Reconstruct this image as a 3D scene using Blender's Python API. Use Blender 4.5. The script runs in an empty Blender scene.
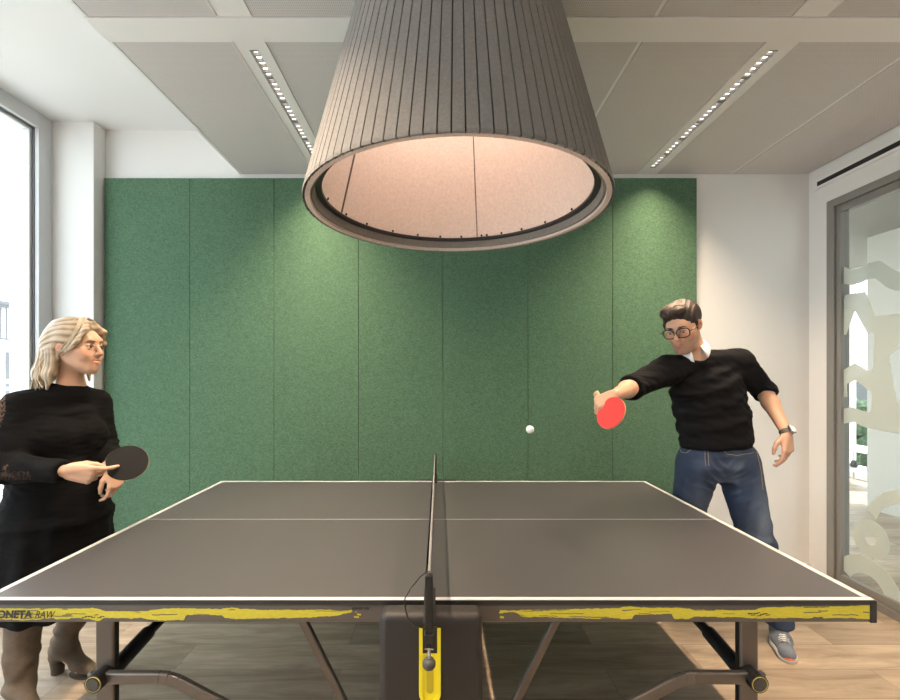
import bpy, bmesh, math, random
import numpy as np
from mathutils import Vector, Matrix, Euler

S = bpy.context.scene
COL = S.collection
PI = math.pi
random.seed(7)
rng = np.random.default_rng(7)

# ------------------------------------------------------------------ camera
cam = bpy.data.cameras.new('camera'); camo = bpy.data.objects.new('camera', cam)
COL.objects.link(camo); S.camera = camo
camo.location = (0, 0, 1.45); camo.rotation_euler = (PI/2, 0, 0)
cam.sensor_width = 36; cam.lens = 447.5/900*36
cam.shift_x = 11/900; cam.shift_y = 24.3/900
cam.clip_start = .05; cam.clip_end = 200
F, VX, VY = 447.5, 439.0, 374.3
def P(px, py, Y): return Vector(((px-VX)/F*Y, Y, 1.45-(py-VY)/F*Y))

# ------------------------------------------------------------------ world, light, exposure
w = bpy.data.worlds.new('overcast_sky'); S.world = w; w.use_nodes = True
bg = w.node_tree.nodes['Background']
bg.inputs[0].default_value = (.80, .92, 1.0, 1); bg.inputs[1].default_value = 2.8
S.view_settings.view_transform = 'Standard'; S.view_settings.look = 'None'
S.view_settings.gamma = 1; S.view_settings.use_curve_mapping = False
S.view_settings.exposure = 0.90
LED = 24.0          # ceiling strip lenses
BULB = 27.0        # bulb inside the big felt shade
sun = bpy.data.lights.new('sun', 'SUN'); sun.energy = 8.0; sun.angle = .3; sun.color = (1, .97, .93)
suno = bpy.data.objects.new('sun', sun); COL.objects.link(suno); suno.rotation_euler = (math.radians(5), math.radians(38), 0)

# ------------------------------------------------------------------ materials
def mat(name, col, rough=.6, metal=0., spec=.5, noise=None, bump=None, emit=None, estr=0, alpha=None, trans=0, sss=0, sheen=0, attr=None, coat=0):
    """noise=(scale, amount, stretch) speckles the colour; bump=(scale, strength, distance)"""
    m = bpy.data.materials.new(name); m.use_nodes = True
    nt = m.node_tree; b = nt.nodes['Principled BSDF']
    c = (*col, 1) if len(col) == 3 else col
    b.inputs['Base Color'].default_value = c
    b.inputs['Roughness'].default_value = rough; b.inputs['Metallic'].default_value = metal
    b.inputs['Specular IOR Level'].default_value = spec
    b.inputs['Transmission Weight'].default_value = trans
    b.inputs['Coat Weight'].default_value = coat
    if sheen: b.inputs['Sheen Weight'].default_value = sheen; b.inputs['Sheen Roughness'].default_value = .5
    if sss:
        b.inputs['Subsurface Weight'].default_value = sss; b.inputs['Subsurface Radius'].default_value = (.012, .005, .003); b.inputs['Subsurface Scale'].default_value = 1
    if emit: b.inputs['Emission Color'].default_value = (*emit, 1); b.inputs['Emission Strength'].default_value = estr
    if alpha is not None: b.inputs['Alpha'].default_value = alpha
    tc = nt.nodes.new('ShaderNodeTexCoord')
    src = None
    if attr:
        a = nt.nodes.new('ShaderNodeVertexColor'); a.layer_name = attr; src = a.outputs['Color']
    if noise:
        sc, amt = noise[0], noise[1]; st = noise[2] if len(noise) > 2 else (1, 1, 1)
        mp = nt.nodes.new('ShaderNodeMapping'); mp.inputs['Scale'].default_value = st
        nt.links.new(tc.outputs['Object'], mp.inputs[0])
        n = nt.nodes.new('ShaderNodeTexNoise'); n.inputs['Scale'].default_value = sc; n.inputs['Detail'].default_value = 3; n.inputs['Roughness'].default_value = .7
        nt.links.new(mp.outputs[0], n.inputs['Vector'])
        mr = nt.nodes.new('ShaderNodeMapRange'); mr.inputs[1].default_value = .3; mr.inputs[2].default_value = .7
        mr.inputs[3].default_value = 1-amt; mr.inputs[4].default_value = 1+amt
        nt.links.new(n.outputs['Fac'], mr.inputs[0])
        mx = nt.nodes.new('ShaderNodeVectorMath'); mx.operation = 'SCALE'
        if src: nt.links.new(src, mx.inputs[0])
        else: mx.inputs[0].default_value = c[:3]
        nt.links.new(mr.outputs[0], mx.inputs['Scale']); src = mx.outputs[0]
    if src: nt.links.new(src, b.inputs['Base Color'])
    if bump:
        n = nt.nodes.new('ShaderNodeTexNoise'); n.inputs['Scale'].default_value = bump[0]; n.inputs['Detail'].default_value = 2
        nt.links.new(tc.outputs['Object'], n.inputs['Vector'])
        bp = nt.nodes.new('ShaderNodeBump'); bp.inputs['Strength'].default_value = bump[1]; bp.inputs['Distance'].default_value = bump[2]
        nt.links.new(n.outputs['Fac'], bp.inputs['Height']); nt.links.new(bp.outputs[0], b.inputs['Normal'])
    return m

M = {}
M['wall'] = mat('white_wall_paint', (.74, .73, .71), .85, bump=(60, .05, .002))
M['plaster'] = mat('white_plaster', (.78, .78, .77), .9)
M['trimwhite'] = mat('white_lacquer', (.80, .79, .77), .5)
M['strip'] = mat('smooth_white_metal', (.78, .77, .76), .55)
M['beam'] = mat('white_ceiling_beam', (.78, .77, .76), .55)
M['felt_green'] = mat('green_felt', (.082, .154, .093), .95, spec=.1, noise=(95, .38, (1, 1, 1.6)), bump=(220, .3, .002), sheen=.15)
M['felt_grey'] = mat('grey_felt', (.225, .210, .195), .95, spec=.1, noise=(110, .12), bump=(240, .3, .002))
M['felt_rim'] = mat('light_felt_edge', (.60, .52, .47), .95, spec=.1, noise=(150, .15))
M['felt_beige'] = mat('beige_felt_lining', (.66, .55, .49), .95, spec=.1, noise=(90, .10), bump=(200, .2, .002))
M['black_metal'] = mat('black_metal', (.009, .0085, .0085), .45)
M['dark_grey'] = mat('dark_grey_plastic', (.05, .047, .045), .5)
M['frame_alu'] = mat('grey_window_frame', (.60, .61, .62), .5)
M['frame_dark'] = mat('dark_seal', (.16, .16, .17), .6)
M['door_frame'] = mat('bronze_grey_door_frame', (.25, .24, .225), .45, metal=.2)
M['top'] = mat('grey_table_top', (.062, .060, .0615), .42, spec=.45, noise=(300, .06))
M['white_line'] = mat('white_line_paint', (.50, .50, .50), .5)
M['edge_black'] = mat('black_edge', (.02, .019, .018), .45)
M['apron'] = mat('taupe_metal', (.125, .107, .095), .42, metal=.35)
M['leg'] = mat('bronze_metal', (.150, .136, .124), .33, metal=.75)
M['box'] = mat('brown_black_plastic', (.017, .0135, .012), .55, noise=(400, .15), bump=(500, .2, .001))
M['yellow'] = mat('yellow_plastic', (.80, .66, .015), .45)
M['ring'] = mat('olive_yellow_ring', (.42, .36, .08), .5)
M['gap'] = mat('dark_groove_felt', (.05, .045, .04), 1, spec=0)
M['yellow_dark'] = mat('yellow_recess_shade', (.50, .38, .01), .6)  # the yellow plastic darkened, so the recess shade is in the colour
M['yellow_paint'] = mat('yellow_brush_paint', (.54, .47, .035), .55, noise=(60, .10, (1, 1, 4)))
M['print'] = mat('black_print', (.025, .022, .02), .5)
M['chrome'] = mat('steel', (.6, .6, .6), .2, metal=1)
M['net'] = mat('black_net', (.02, .02, .02), .8)
M['tape'] = mat('white_net_tape', (.20, .195, .19), .6)
M['red'] = mat('red_rubber', (.75, .035, .03), .5)
M['rubber'] = mat('black_rubber', (.016, .015, .0145), .8, spec=.2)
M['wood'] = mat('light_wood', (.50, .33, .18), .5, noise=(40, .15, (1, 1, 6)))
M['ball'] = mat('white_celluloid', (.85, .83, .78), .4)
M['facade'] = mat('white_render', (.85, .85, .84), .9)
M['facade_win'] = mat('dull_grey_glass', (.060, .064, .070), .4)
M['grey_facade'] = mat('grey_render', (.09, .09, .095), .8)
M['asphalt'] = mat('asphalt', (.48, .48, .46), .9, noise=(5, .1))
M['hedge'] = mat('hedge_leaves', (.045, .08, .04), .9, noise=(14, .5), bump=(10, 1, .1))
M['decal'] = mat('frosted_film', (.62, .66, .61), .8)
M['led'] = mat('led_lens', (.9, .9, .9), .4, emit=(1.0, .90, .80), estr=3.2)
M['bulb'] = mat('warm_bulb', (.9, .9, .9), .4, emit=(1.0, .84, .72), estr=BULB)
M['corr_wall'] = mat('beige_corridor_wall', (.35, .335, .305), .8)
M['corr_ceil'] = mat('grey_corridor_ceiling', (.25, .24, .22), .8)
M['louvre'] = mat('grey_louvre', (.22, .215, .21), .4)

def glass_mat(name, tint=(1, 1, 1), refl=1.0):
    m = bpy.data.materials.new(name); m.use_nodes = True; nt = m.node_tree
    for n in list(nt.nodes):
        if n.type != 'OUTPUT_MATERIAL': nt.nodes.remove(n)
    out = [n for n in nt.nodes][0]
    t = nt.nodes.new('ShaderNodeBsdfTransparent'); t.inputs[0].default_value = (*tint, 1)
    g = nt.nodes.new('ShaderNodeBsdfGlossy'); g.inputs['Roughness'].default_value = .02
    f = nt.nodes.new('ShaderNodeFresnel'); f.inputs[0].default_value = 1.45
    mu = nt.nodes.new('ShaderNodeMath'); mu.operation = 'MULTIPLY'; mu.inputs[1].default_value = refl
    nt.links.new(f.outputs[0], mu.inputs[0])
    ge = nt.nodes.new('ShaderNodeNewGeometry'); iv = nt.nodes.new('ShaderNodeMath'); iv.operation = 'SUBTRACT'; iv.inputs[0].default_value = 1
    nt.links.new(ge.outputs['Backfacing'], iv.inputs[1])
    m3 = nt.nodes.new('ShaderNodeMath'); m3.operation = 'MULTIPLY'; nt.links.new(mu.outputs[0], m3.inputs[0]); nt.links.new(iv.outputs[0], m3.inputs[1]); mu = m3
    mx = nt.nodes.new('ShaderNodeMixShader')
    nt.links.new(mu.outputs[0], mx.inputs[0]); nt.links.new(t.outputs[0], mx.inputs[1]); nt.links.new(g.outputs[0], mx.inputs[2])
    nt.links.new(mx.outputs[0], out.inputs['Surface'])
    return m
M['glass'] = glass_mat('clear_glass')
M['glass_tint'] = glass_mat('office_glass', (.93, .95, .93), 1.2)
def film_mat():
    m = bpy.data.materials.new('frosted_white_film'); m.use_nodes = True; nt = m.node_tree
    b = nt.nodes['Principled BSDF']; out = nt.nodes['Material Output']
    b.inputs['Base Color'].default_value = (.76, .80, .75, 1); b.inputs['Roughness'].default_value = .8
    tl = nt.nodes.new('ShaderNodeBsdfTranslucent'); tl.inputs[0].default_value = (.80, .84, .79, 1)
    m1 = nt.nodes.new('ShaderNodeMixShader'); m1.inputs[0].default_value = .5
    nt.links.new(b.outputs[0], m1.inputs[1]); nt.links.new(tl.outputs[0], m1.inputs[2])
    t = nt.nodes.new('ShaderNodeBsdfTransparent')
    m2 = nt.nodes.new('ShaderNodeMixShader'); m2.inputs[0].default_value = .8
    nt.links.new(t.outputs[0], m2.inputs[1]); nt.links.new(m1.outputs[0], m2.inputs[2])
    nt.links.new(m2.outputs[0], out.inputs['Surface'])
    return m
M['film'] = film_mat()

def floor_mat():
    m = bpy.data.materials.new('oak_planks'); m.use_nodes = True; nt = m.node_tree; b = nt.nodes['Principled BSDF']
    L = nt.links.new
    tc = nt.nodes.new('ShaderNodeTexCoord')
    br = nt.nodes.new('ShaderNodeTexBrick'); br.offset = .37; br.offset_frequency = 2
    br.inputs['Scale'].default_value = 1; br.inputs['Brick Width'].default_value = 1.3; br.inputs['Row Height'].default_value = .2
    br.inputs['Mortar Size'].default_value = .0015; br.inputs['Mortar Smooth'].default_value = .1
    br.inputs['Color1'].default_value = (0, 0, 0, 1); br.inputs['Color2'].default_value = (1, 1, 1, 1); br.inputs['Mortar'].default_value = (.5, .5, .5, 1)
    L(tc.outputs['Object'], br.inputs['Vector'])
    mp = nt.nodes.new('ShaderNodeMapping'); mp.inputs['Scale'].default_value = (1.2, 9, 1)
    L(tc.outputs['Object'], mp.inputs[0])
    add = nt.nodes.new('ShaderNodeVectorMath'); add.operation = 'ADD'
    sc = nt.nodes.new('ShaderNodeVectorMath'); sc.operation = 'SCALE'; sc.inputs['Scale'].default_value = 17
    L(br.outputs['Color'], sc.inputs[0]); L(mp.outputs[0], add.inputs[0]); L(sc.outputs[0], add.inputs[1])
    n = nt.nodes.new('ShaderNodeTexNoise'); n.inputs['Scale'].default_value = 1.6; n.inputs['Detail'].default_value = 8; n.inputs['Roughness'].default_value = .68; n.inputs['Distortion'].default_value = .6
    L(add.outputs[0], n.inputs['Vector'])
    cr = nt.nodes.new('ShaderNodeValToRGB')
    e = cr.color_ramp.elements; e[0].position = .28; e[0].color = (.23, .165, .115, 1); e[1].position = .72; e[1].color = (.52, .415, .315, 1)
    k = e.new(.5); k.color = (.38, .295, .215, 1)
    L(n.outputs['Fac'], cr.inputs[0])
    mr = nt.nodes.new('ShaderNodeMapRange'); mr.inputs[3].default_value = .80; mr.inputs[4].default_value = 1.2
    L(br.outputs['Color'], mr.inputs[0])
    s2 = nt.nodes.new('ShaderNodeVectorMath'); s2.operation = 'SCALE'
    L(cr.outputs[0], s2.inputs[0]); L(mr.outputs[0], s2.inputs['Scale'])
    mm = nt.nodes.new('ShaderNodeMix'); mm.data_type = 'RGBA'; mm.inputs['B'].default_value = (.10, .075, .055, 1)
    ml = nt.nodes.new('ShaderNodeMath'); ml.operation = 'MULTIPLY'; ml.inputs[1].default_value = .6
    L(br.outputs['Fac'], ml.inputs[0]); L(ml.outputs[0], mm.inputs['Factor']); L(s2.outputs[0], mm.inputs['A'])
    L(mm.outputs['Result'], b.inputs['Base Color'])
    b.inputs['Roughness'].default_value = .48; b.inputs['Specular IOR Level'].default_value = .4
    return m
M['floor'] = floor_mat()

def perf_mat():
    m = bpy.data.materials.new('perforated_ceiling_metal'); m.use_nodes = True; nt = m.node_tree; b = nt.nodes['Principled BSDF']
    L = nt.links.new
    tc = nt.nodes.new('ShaderNodeTexCoord'); sp = nt.nodes.new('ShaderNodeSeparateXYZ'); L(tc.outputs['Object'], sp.inputs[0])
    outs = []
    for ax in ('X', 'Y'):
        a = nt.nodes.new('ShaderNodeMath'); a.operation = 'MULTIPLY'; a.inputs[1].default_value = 2*PI/.0077; L(sp.outputs[ax], a.inputs[0])
        s = nt.nodes.new('ShaderNodeMath'); s.operation = 'SINE'; L(a.outputs[0], s.inputs[0]); outs.append(s)
    mu = nt.nodes.new('ShaderNodeMath'); mu.operation = 'ADD'; L(outs[0].outputs[0], mu.inputs[0]); L(outs[1].outputs[0], mu.inputs[1])
    mr = nt.nodes.new('ShaderNodeMapRange'); mr.inputs[1].default_value = .6; mr.inputs[2].default_value = 1.2; L(mu.outputs[0], mr.inputs[0])
    mx = nt.nodes.new('ShaderNodeMix'); mx.data_type = 'RGBA'; mx.inputs['A'].default_value = (.63, .60, .595, 1); mx.inputs['B'].default_value = (.35, .335, .33, 1)
    L(mr.outputs[0], mx.inputs['Factor']); L(mx.outputs['Result'], b.inputs['Base Color'])
    b.inputs['Roughness'].default_value = .6
    return m
M['perf'] = perf_mat()

# ------------------------------------------------------------------ object helpers
def link(name, me, m, parent=None):
    o = bpy.data.objects.new(name, me); COL.objects.link(o)
    if m is not None:
        for x in (m if isinstance(m, (list, tuple)) else [m]): me.materials.append(x)
    if parent: o.parent = parent
    return o
def tag(o, label=None, cat=None, group=None, kind=None):
    if label: o['label'] = label
    if cat: o['category'] = cat
    if group: o['group'] = group
    if kind: o['kind'] = kind
    return o
def empty(name, loc=(0, 0, 0), **k):
    o = bpy.data.objects.new(name, None); COL.objects.link(o); o.location = loc; o.empty_display_size = .1
    return tag(o, **k)
def obj(name, bm, m, parent=None, smooth=False, off=None, **k):
    """bm is in world space; a child of an Empty at L gets its verts shifted to stay put"""
    me = bpy.data.meshes.new(name)
    bmesh.ops.recalc_face_normals(bm, faces=bm.faces)
    if parent is not None:
        L = Vector((0, 0, 0)); p = parent
        while p is not None: L += p.location; p = p.parent
        bmesh.ops.translate(bm, verts=bm.verts, vec=-L)
    bm.to_mesh(me); bm.free()
    if smooth: me.shade_smooth()
    o = link(name, me, m, parent)
    if off: bv = None
    return tag(o, **k)
def NB(): return bmesh.new()
def box(bm, x0, x1, y0, y1, z0, z1, bev=0, seg=2, rot=None, piv=None):
    r = bmesh.ops.create_cube(bm, size=1)
    vs = r['verts']
    bmesh.ops.scale(bm, verts=vs, vec=(abs(x1-x0), abs(y1-y0), abs(z1-z0)))
    if bev:
        es = list({e for v in vs for e in v.link_edges})
        rr = bmesh.ops.bevel(bm, geom=es, offset=bev, segments=seg, affect='EDGES', profile=.5)
        vs = list({v for f in rr['faces'] for v in f.verts} | {v for v in vs if v.is_valid})
        # collect all verts of this island
        seen = set(vs); st = list(vs)
        while st:
            v = st.pop()
            for e in v.link_edges:
                q = e.other_vert(v)
                if q not in seen: seen.add(q); st.append(q)
        vs = list(seen)
    bmesh.ops.translate(bm, verts=vs, vec=((x0+x1)/2, (y0+y1)/2, (z0+z1)/2))
    return vs
def frame_to(d):
    d = Vector(d).normalized()
    up = Vector((0, 0, 1)) if abs(d.z) < .95 else Vector((1, 0, 0))
    a = d.cross(up).normalized(); b = a.cross(d).normalized()
    return a, b, d
def tube(bm, pts, r, n=10, cap=True, closed=False, radii=None, flat=None):
    pts = [Vector(p) for p in pts]; rings = []
    N = len(pts)
    pa = None
    for i, p in enumerate(pts):
        if closed: d = pts[(i+1) % N]-pts[i-1]
        else: d = pts[min(i+1, N-1)]-pts[max(i-1, 0)]
        d.normalize()
        if pa is None: a, b, _ = frame_to(d)
        else:
            a = (pa-d*pa.dot(d)).normalized(); b = a.cross(d).normalized()
        pa = a
        rr = radii[i] if radii else r
        fb = flat or 1
        rings.append([bm.verts.new(p+a*math.cos(2*PI*k/n)*rr+b*math.sin(2*PI*k/n)*rr*fb) for k in range(n)])
    m = N if closed else N-1
    for i in range(m):
        A, B = rings[i], rings[(i+1) % N]
        for k in range(n): bm.faces.new((A[k], A[(k+1) % n], B[(k+1) % n], B[k]))
    if cap and not closed:
        bm.faces.new(rings[0]); bm.faces.new(rings[-1])
def bar(bm, a, b, w, h, up=(0, 0, 1), bev=0):
    """rectangular bar between two points"""
    a, b = Vector(a), Vector(b); d = (b-a); L = d.length; d.normalize()
    u = Vector(up); s = d.cross(u).normalized(); t = s.cross(d).normalized()
    b2 = bmesh.new(); box(b2, -w/2, w/2, 0, L, -h/2, h/2, bev=bev)
    Mx = Matrix((s, d, t)).transposed().to_4x4(); Mx.translation = a
    b2.transform(Mx); merge(bm, b2)
def merge(bm, b2):
    me = bpy.data.meshes.new('tmp'); b2.to_mesh(me); b2.free(); bm.from_mesh(me); bpy.data.meshes.remove(me)
def sph(bm, c, r, sc=(1, 1, 1), seg=20):
    rr = bmesh.ops.create_uvsphere(bm, u_segments=seg, v_segments=seg//2+2, radius=r)
    bmesh.ops.scale(bm, verts=rr['verts'], vec=sc); bmesh.ops.translate(bm, verts=rr['verts'], vec=c); return rr['verts']
def lathe(bm, prof, c, n=64, close=False):
    """prof: list of (r, z)"""
    c = Vector(c); rings = []
    for r, z in prof: rings.append([bm.verts.new(c+Vector((r*math.cos(2*PI*k/n), r*math.sin(2*PI*k/n), z))) for k in range(n)])
    m = len(rings) if close else len(rings)-1
    for i in range(m):
        A, B = rings[i], rings[(i+1) % len(rings)]
        for k in range(n): bm.faces.new((A[k], A[(k+1) % n], B[(k+1) % n], B[k]))
    return rings
def prism(bm, pts, vec):
    """closed polygon pts extruded by vec"""
    vec = Vector(vec); a = [bm.verts.new(Vector(p)) for p in pts]; b = [bm.verts.new(Vector(p)+vec) for p in pts]
    n = len(a)
    bm.faces.new(a); bm.faces.new(b[::-1])
    for i in range(n): bm.faces.new((a[i], a[(i+1) % n], b[(i+1) % n], b[i]))
# ================================================================== ROOM
RX, LX, BY, NY = 2.70, -2.72, 3.265, -3.2      # right wall, left wall, back wall, wall behind
ZC, ZP = 2.91, 3.23                             # suspended ceiling, plaster ceiling
bm = NB(); box(bm, LX-.3, RX, NY, BY, -.1, 0); obj('floor', bm, M['floor'], kind='structure')
bm = NB(); box(bm, LX-.3, RX+.15, NY-.1, BY+.2, ZP, ZP+.15); obj('ceiling', bm, M['plaster'], kind='structure')
bm = NB(); box(bm, LX-.3, RX+.15, BY, BY+.2, -.1, ZP+.1); obj('wall_back', bm, M['wall'], kind='structure')
bm = NB(); box(bm, LX-.3, RX+.15, NY-.2, NY, -.1, ZP+.1); obj('wall_front', bm, M['wall'], kind='structure')
# left wall: low parapet, piers between the windows, column at the corner
bm = NB()
box(bm, LX-.3, LX, NY, BY, -.1, .12)
box(bm, LX-.3, LX, 3.145, BY, .12, ZP)
box(bm, LX-.3, LX, -.45, -.1, .12, ZP); box(bm, LX-.3, LX, NY, -2.75, .12, ZP)
obj('wall_left', bm, M['wall'], kind='structure')
bm = NB(); box(bm, LX, -2.43, 3.15, BY, 0, ZP, bev=.004); obj('trim_1', bm, M['wall'], kind='structure')
def window(n, y0, y1):
    t = empty('window_%d' % n, (LX, y0, .12), kind='structure')
    z0, z1, f = .12, ZP, .100
    bm = NB()
    for (a, b, c, d) in ((y0, y0+f, z0, z1), (y1-f, y1, z0, z1), (y0+f, y1-f, z0, z0+f), (y0+f, y1-f, z1-f, z1)):
        box(bm, LX-.10, LX-.002, a, b, c, d, bev=.003)
    obj('window_frame', bm, M['frame_alu'], t)
    bm = NB(); g = .006; a0, a1, b0, b1 = y0+f, y1-f, z0+f, z1-f
    for (a, b, c, d) in ((a0, a0+g, b0, b1), (a1-g, a1, b0, b1), (a0, a1, b0, b0+g), (a0, a1, b1-g, b1)):
        box(bm, LX-.075, LX-.03, a, b, c, d)
    obj('seal', bm, M['frame_dark'], t)
    bm = NB(); s = .018; a0 += g; a1 -= g; b0 += g; b1 -= g
    for (a, b, c, d) in ((a0, a0+s, b0, b1), (a1-s, a1, b0, b1), (a0+s, a1-s, b0, b0+s), (a0+s, a1-s, b1-s, b1)):
        box(bm, LX-.10, LX-.045, a, b, c, d, bev=.004)
    sash = obj('sash', bm, M['frame_alu'], t)
    bm = NB(); box(bm, LX-.085, LX-.079, a0+s-.01, a1-s+.01, b0+s-.01, b1-s+.01); obj('glass', bm, M['glass'], t)
window(1, 1.55, 3.145); window(2, -.1, 1.55); window(3, -2.75, -.45)

# right wall with the glass door
D0, D1, DZ = .9, 3.106, 2.645
bm = NB()
box(bm, RX, RX+.15, D1, BY, 0, ZC); box(bm, RX, RX+.15, D0, D1, DZ, ZC); box(bm, RX, RX+.15, NY, D0, 0, ZC); box(bm, RX, RX+.15, NY, BY, ZC, ZP)
obj('wall_right', bm, M['wall'], kind='structure')
door = empty('door_1', (RX, D1, 0), kind='structure')
bm = NB(); f = .11
box(bm, RX-.012, RX+.10, D1-.055, D1, 0, DZ, bev=.003); box(bm, RX-.012, RX+.10, D0, D0+.055, 0, DZ, bev=.003)
box(bm, RX-.012, RX+.10, D0+.055, D1-.055, DZ-.05, DZ, bev=.003); box(bm, RX-.012, RX+.10, D0+.055, D1-.055, 0, .05, bev=.003)
obj('door_frame', bm, M['door_frame'], door)
bm = NB(); q = .055
for (a, b, c, d) in ((D1-.090, D1-.057, .052, DZ-.052), (D0+.057, D0+.112, .052, DZ-.052), (D0+.112, D1-.090, DZ-.10, DZ-.052), (D0+.112, D1-.090, .052, .10)):
    box(bm, RX+.006, RX+.046, a, b, c, d, bev=.003)
obj('glazing_bar', bm, M['door_frame'], door)
bm = NB(); box(bm, RX+.03, RX+.04, D0+.11, D1-.088, .098, DZ-.098); obj('glass', bm, M['glass_tint'], door)
# film lettering on the glass, drawn in the plane of the pane
def G(px, py):
    X = RX+.028; Y = X*F/(px-VX); return Vector((X, Y, 1.45-(py-VY)/F*Y))
def decal(pts):
    bm = NB(); prism(bm, [G(*p) for p in pts], (.0015, 0, 0))
    obj('film_lettering', bm, M['film'], door, label='frosted pale film lettering')
def ext(pts): return pts
decal([(843.5, 266), (850, 269.5), (858, 269), (866, 265), (872, 262), (880, 260.5), (890, 267), (900, 273), (915, 277), (930, 276), (930, 292), (915, 293), (900, 291), (893, 290), (885, 286), (875, 278), (868, 279.5), (860, 283), (852, 285), (843.5, 284)])
decal([(845, 295), (865, 291.5), (869, 299), (875, 316), (900, 314), (925, 313), (925, 338), (900, 346), (889, 357), (896, 398), (900, 404), (925, 420), (925, 440), (900, 434), (871, 429), (863, 426.5), (854, 422), (843.5, 423.6), (843.5, 408.5), (852, 407), (863, 411), (871, 412), (872, 392), (867, 388.5), (855, 380), (847, 384), (847, 397), (843.5, 397), (843.5, 370), (855, 363), (867, 370), (873, 370), (874, 333), (867, 333), (854.7, 310.5), (846, 335), (843.5, 335), (843.5, 300)])
decal([(867, 509.6), (871, 503), (880, 494), (892, 490), (905, 490), (920, 494), (920, 507), (905, 503), (892, 505), (882, 509), (876, 519)])
# the ring and the hook letter under it
def arcdecal(cx, cy, ro, ri, a0, a1, n=40):
    c = G(cx, cy); pts = []
    for i in range(n+1):
        a = a0+(a1-a0)*i/n; pts.append(c+Vector((0, -math.cos(a)*ro, math.sin(a)*ro)))
    for i in range(n+1):
        a = a1-(a1-a0)*i/n; pts.append(c+Vector((0, -math.cos(a)*ri, math.sin(a)*ri)))
    bm = NB()
    m = n+1
    v = [bm.verts.new(p) for p in pts]; v2 = [bm.verts.new(p+Vector((.0015, 0, 0))) for p in pts]
    for i in range(n):
        q = (i, i+1, 2*m-2-i, 2*m-1-i)
        bm.faces.new([v[k] for k in q]); bm.faces.new([v2[k] for k in q][::-1])
        bm.faces.new((v[i], v[i+1], v2[i+1], v2[i])); bm.faces.new((v[q[2]], v[q[3]], v2[q[3]], v2[q[2]]))
    bmesh.ops.remove_doubles(bm, verts=bm.verts, dist=.0001)
    obj('film_lettering', bm, M['film'], door, label='frosted pale film lettering')
arcdecal(870.5, 539, .122, .038, 0, 2*PI)
arcdecal(866.5, 594, .235, .125, -.15, PI-.45)
bm = NB(); box(bm, RX-.012, RX, .2, 3.213, 2.765, 2.835, bev=.002)
vg = empty('ventilation_grille', (RX, 3.2, 2.8), label='long slim white slot diffuser with a black gap above the glass door', cat='air vent')
obj('vent_frame', bm, M['strip'], vg)
bm = NB(); box(bm, RX-.014, RX-.011, .25, 3.18, 2.785, 2.815); obj('slot', bm, M['black_metal'], vg)

# corridor beyond the glass
bm = NB(); box(bm, RX, 6.2, -.5, 9, -.1, 0); obj('floor', bm, M['floor'], kind='structure')
bm = NB(); box(bm, RX+.15, 6.2, -.5, 9, 2.93, 3.05); obj('ceiling', bm, M['corr_ceil'], kind='structure')
bm = NB(); box(bm, 4.65, 4.8, -.5, 4.86, 0, 2.93); obj('wall_corridor', bm, M['corr_wall'], kind='structure')
bm = NB(); box(bm, RX+.15, 5.9, 8.9, 9.05, 0, 2.93); obj('wall_corridor_end', bm, M['corr_wall'], kind='structure')
bm = NB(); box(bm, 5.8, 5.95, 6.62, 9, 0, 2.93); box(bm, 5.8, 5.95, -.5, 4.86, 0, 2.93); obj('wall_daylight_block', bm, M['corr_wall'], kind='structure')  # unseen solid wall, added to cut the daylight in the corridor
t = empty('window_4', (5.8, 4.6, 0), kind='structure')
bm = NB()
for (a, b, c, d) in ((4.86, 6.62, 0, .09), (4.86, 6.62, 2.85, 2.93)): box(bm, 5.8, 5.9, a, b, c, d)
for y in (4.86, 5.5, 6.33): box(bm, 5.8, 5.9, y, y+.07, .09, 2.85)
obj('window_frame', bm, M['trimwhite'], t)
bm = NB(); box(bm, 5.84, 5.85, 4.9, 6.6, .09, 2.85); obj('glass', bm, M['glass'], t)
st = empty('side_table', (5.5, 5.9, 0), label='low white side table with a shelf by the corridor window behind the glass', cat='side table')
bm = NB(); box(bm, 5.3, 5.7, 5.5, 6.15, .46, .49, bev=.005); obj('tabletop', bm, M['trimwhite'], st)
bm = NB(); box(bm, 5.32, 5.68, 5.52, 6.13, .20, .22, bev=.004); obj('shelf', bm, M['trimwhite'], st)
for x in (5.33, 5.67):
    for y in (5.53, 6.12):
        bm = NB(); tube(bm, [(x, y, 0), (x, y, .46)], .012); obj('leg', bm, M['chrome'], st)
for i, y in enumerate((5.7, 5.93)):
    bm = NB(); lathe(bm, [(.001, 0), (.035, .0005), (.045, .03), (.03, .07), (.02, .09), (.001, .09)], (5.5, y, .22), 20)
    obj('vase', bm, M['dark_grey'], smooth=True, label=['small dark vase on the side table shelf, the nearer one', 'small dark vase on the side table shelf, the farther one'][i], cat='vase', group='dark vases on the side table shelf')
# outside
bm = NB(); box(bm, -60, 60, -40, 60, -.9, -.7); obj('ground', bm, M['asphalt'], kind='structure')
bld = empty('building', (-20, 20, -.7), label='white rendered building with narrow grey windows across the street outside the left window', cat='building')
bm = NB(); box(bm, -24, -20, -6, 34, -.7, 13); obj('wall', bm, M['facade'], bld)
def fwin(px0, px1, py0, py1):
    Y0 = 20*F/(VX-px0); Y1 = 20*F/(VX-px1); Ym = (Y0+Y1)/2
    z0 = 1.45-(py1-VY)/F*Ym; z1 = 1.45-(py0-VY)/F*Ym
    bm = NB(); box(bm, -20.02, -19.97, Y0, Y1, z0, z1); return obj('window', bm, M['facade_win'], bld)
fwin(5, 12.5, 352, 379); fwin(5, 12.5, 383, 387); fwin(5, 12.5, 390, 400); fwin(5, 12.5, 403, 410)
bm = NB(); box(bm, -20, -19.0, 18.5, 20.9, 4.5, 4.65)
bal = obj('balcony', bm, M['facade_win'], bld)
bm = NB(); yb = 20.75
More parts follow.
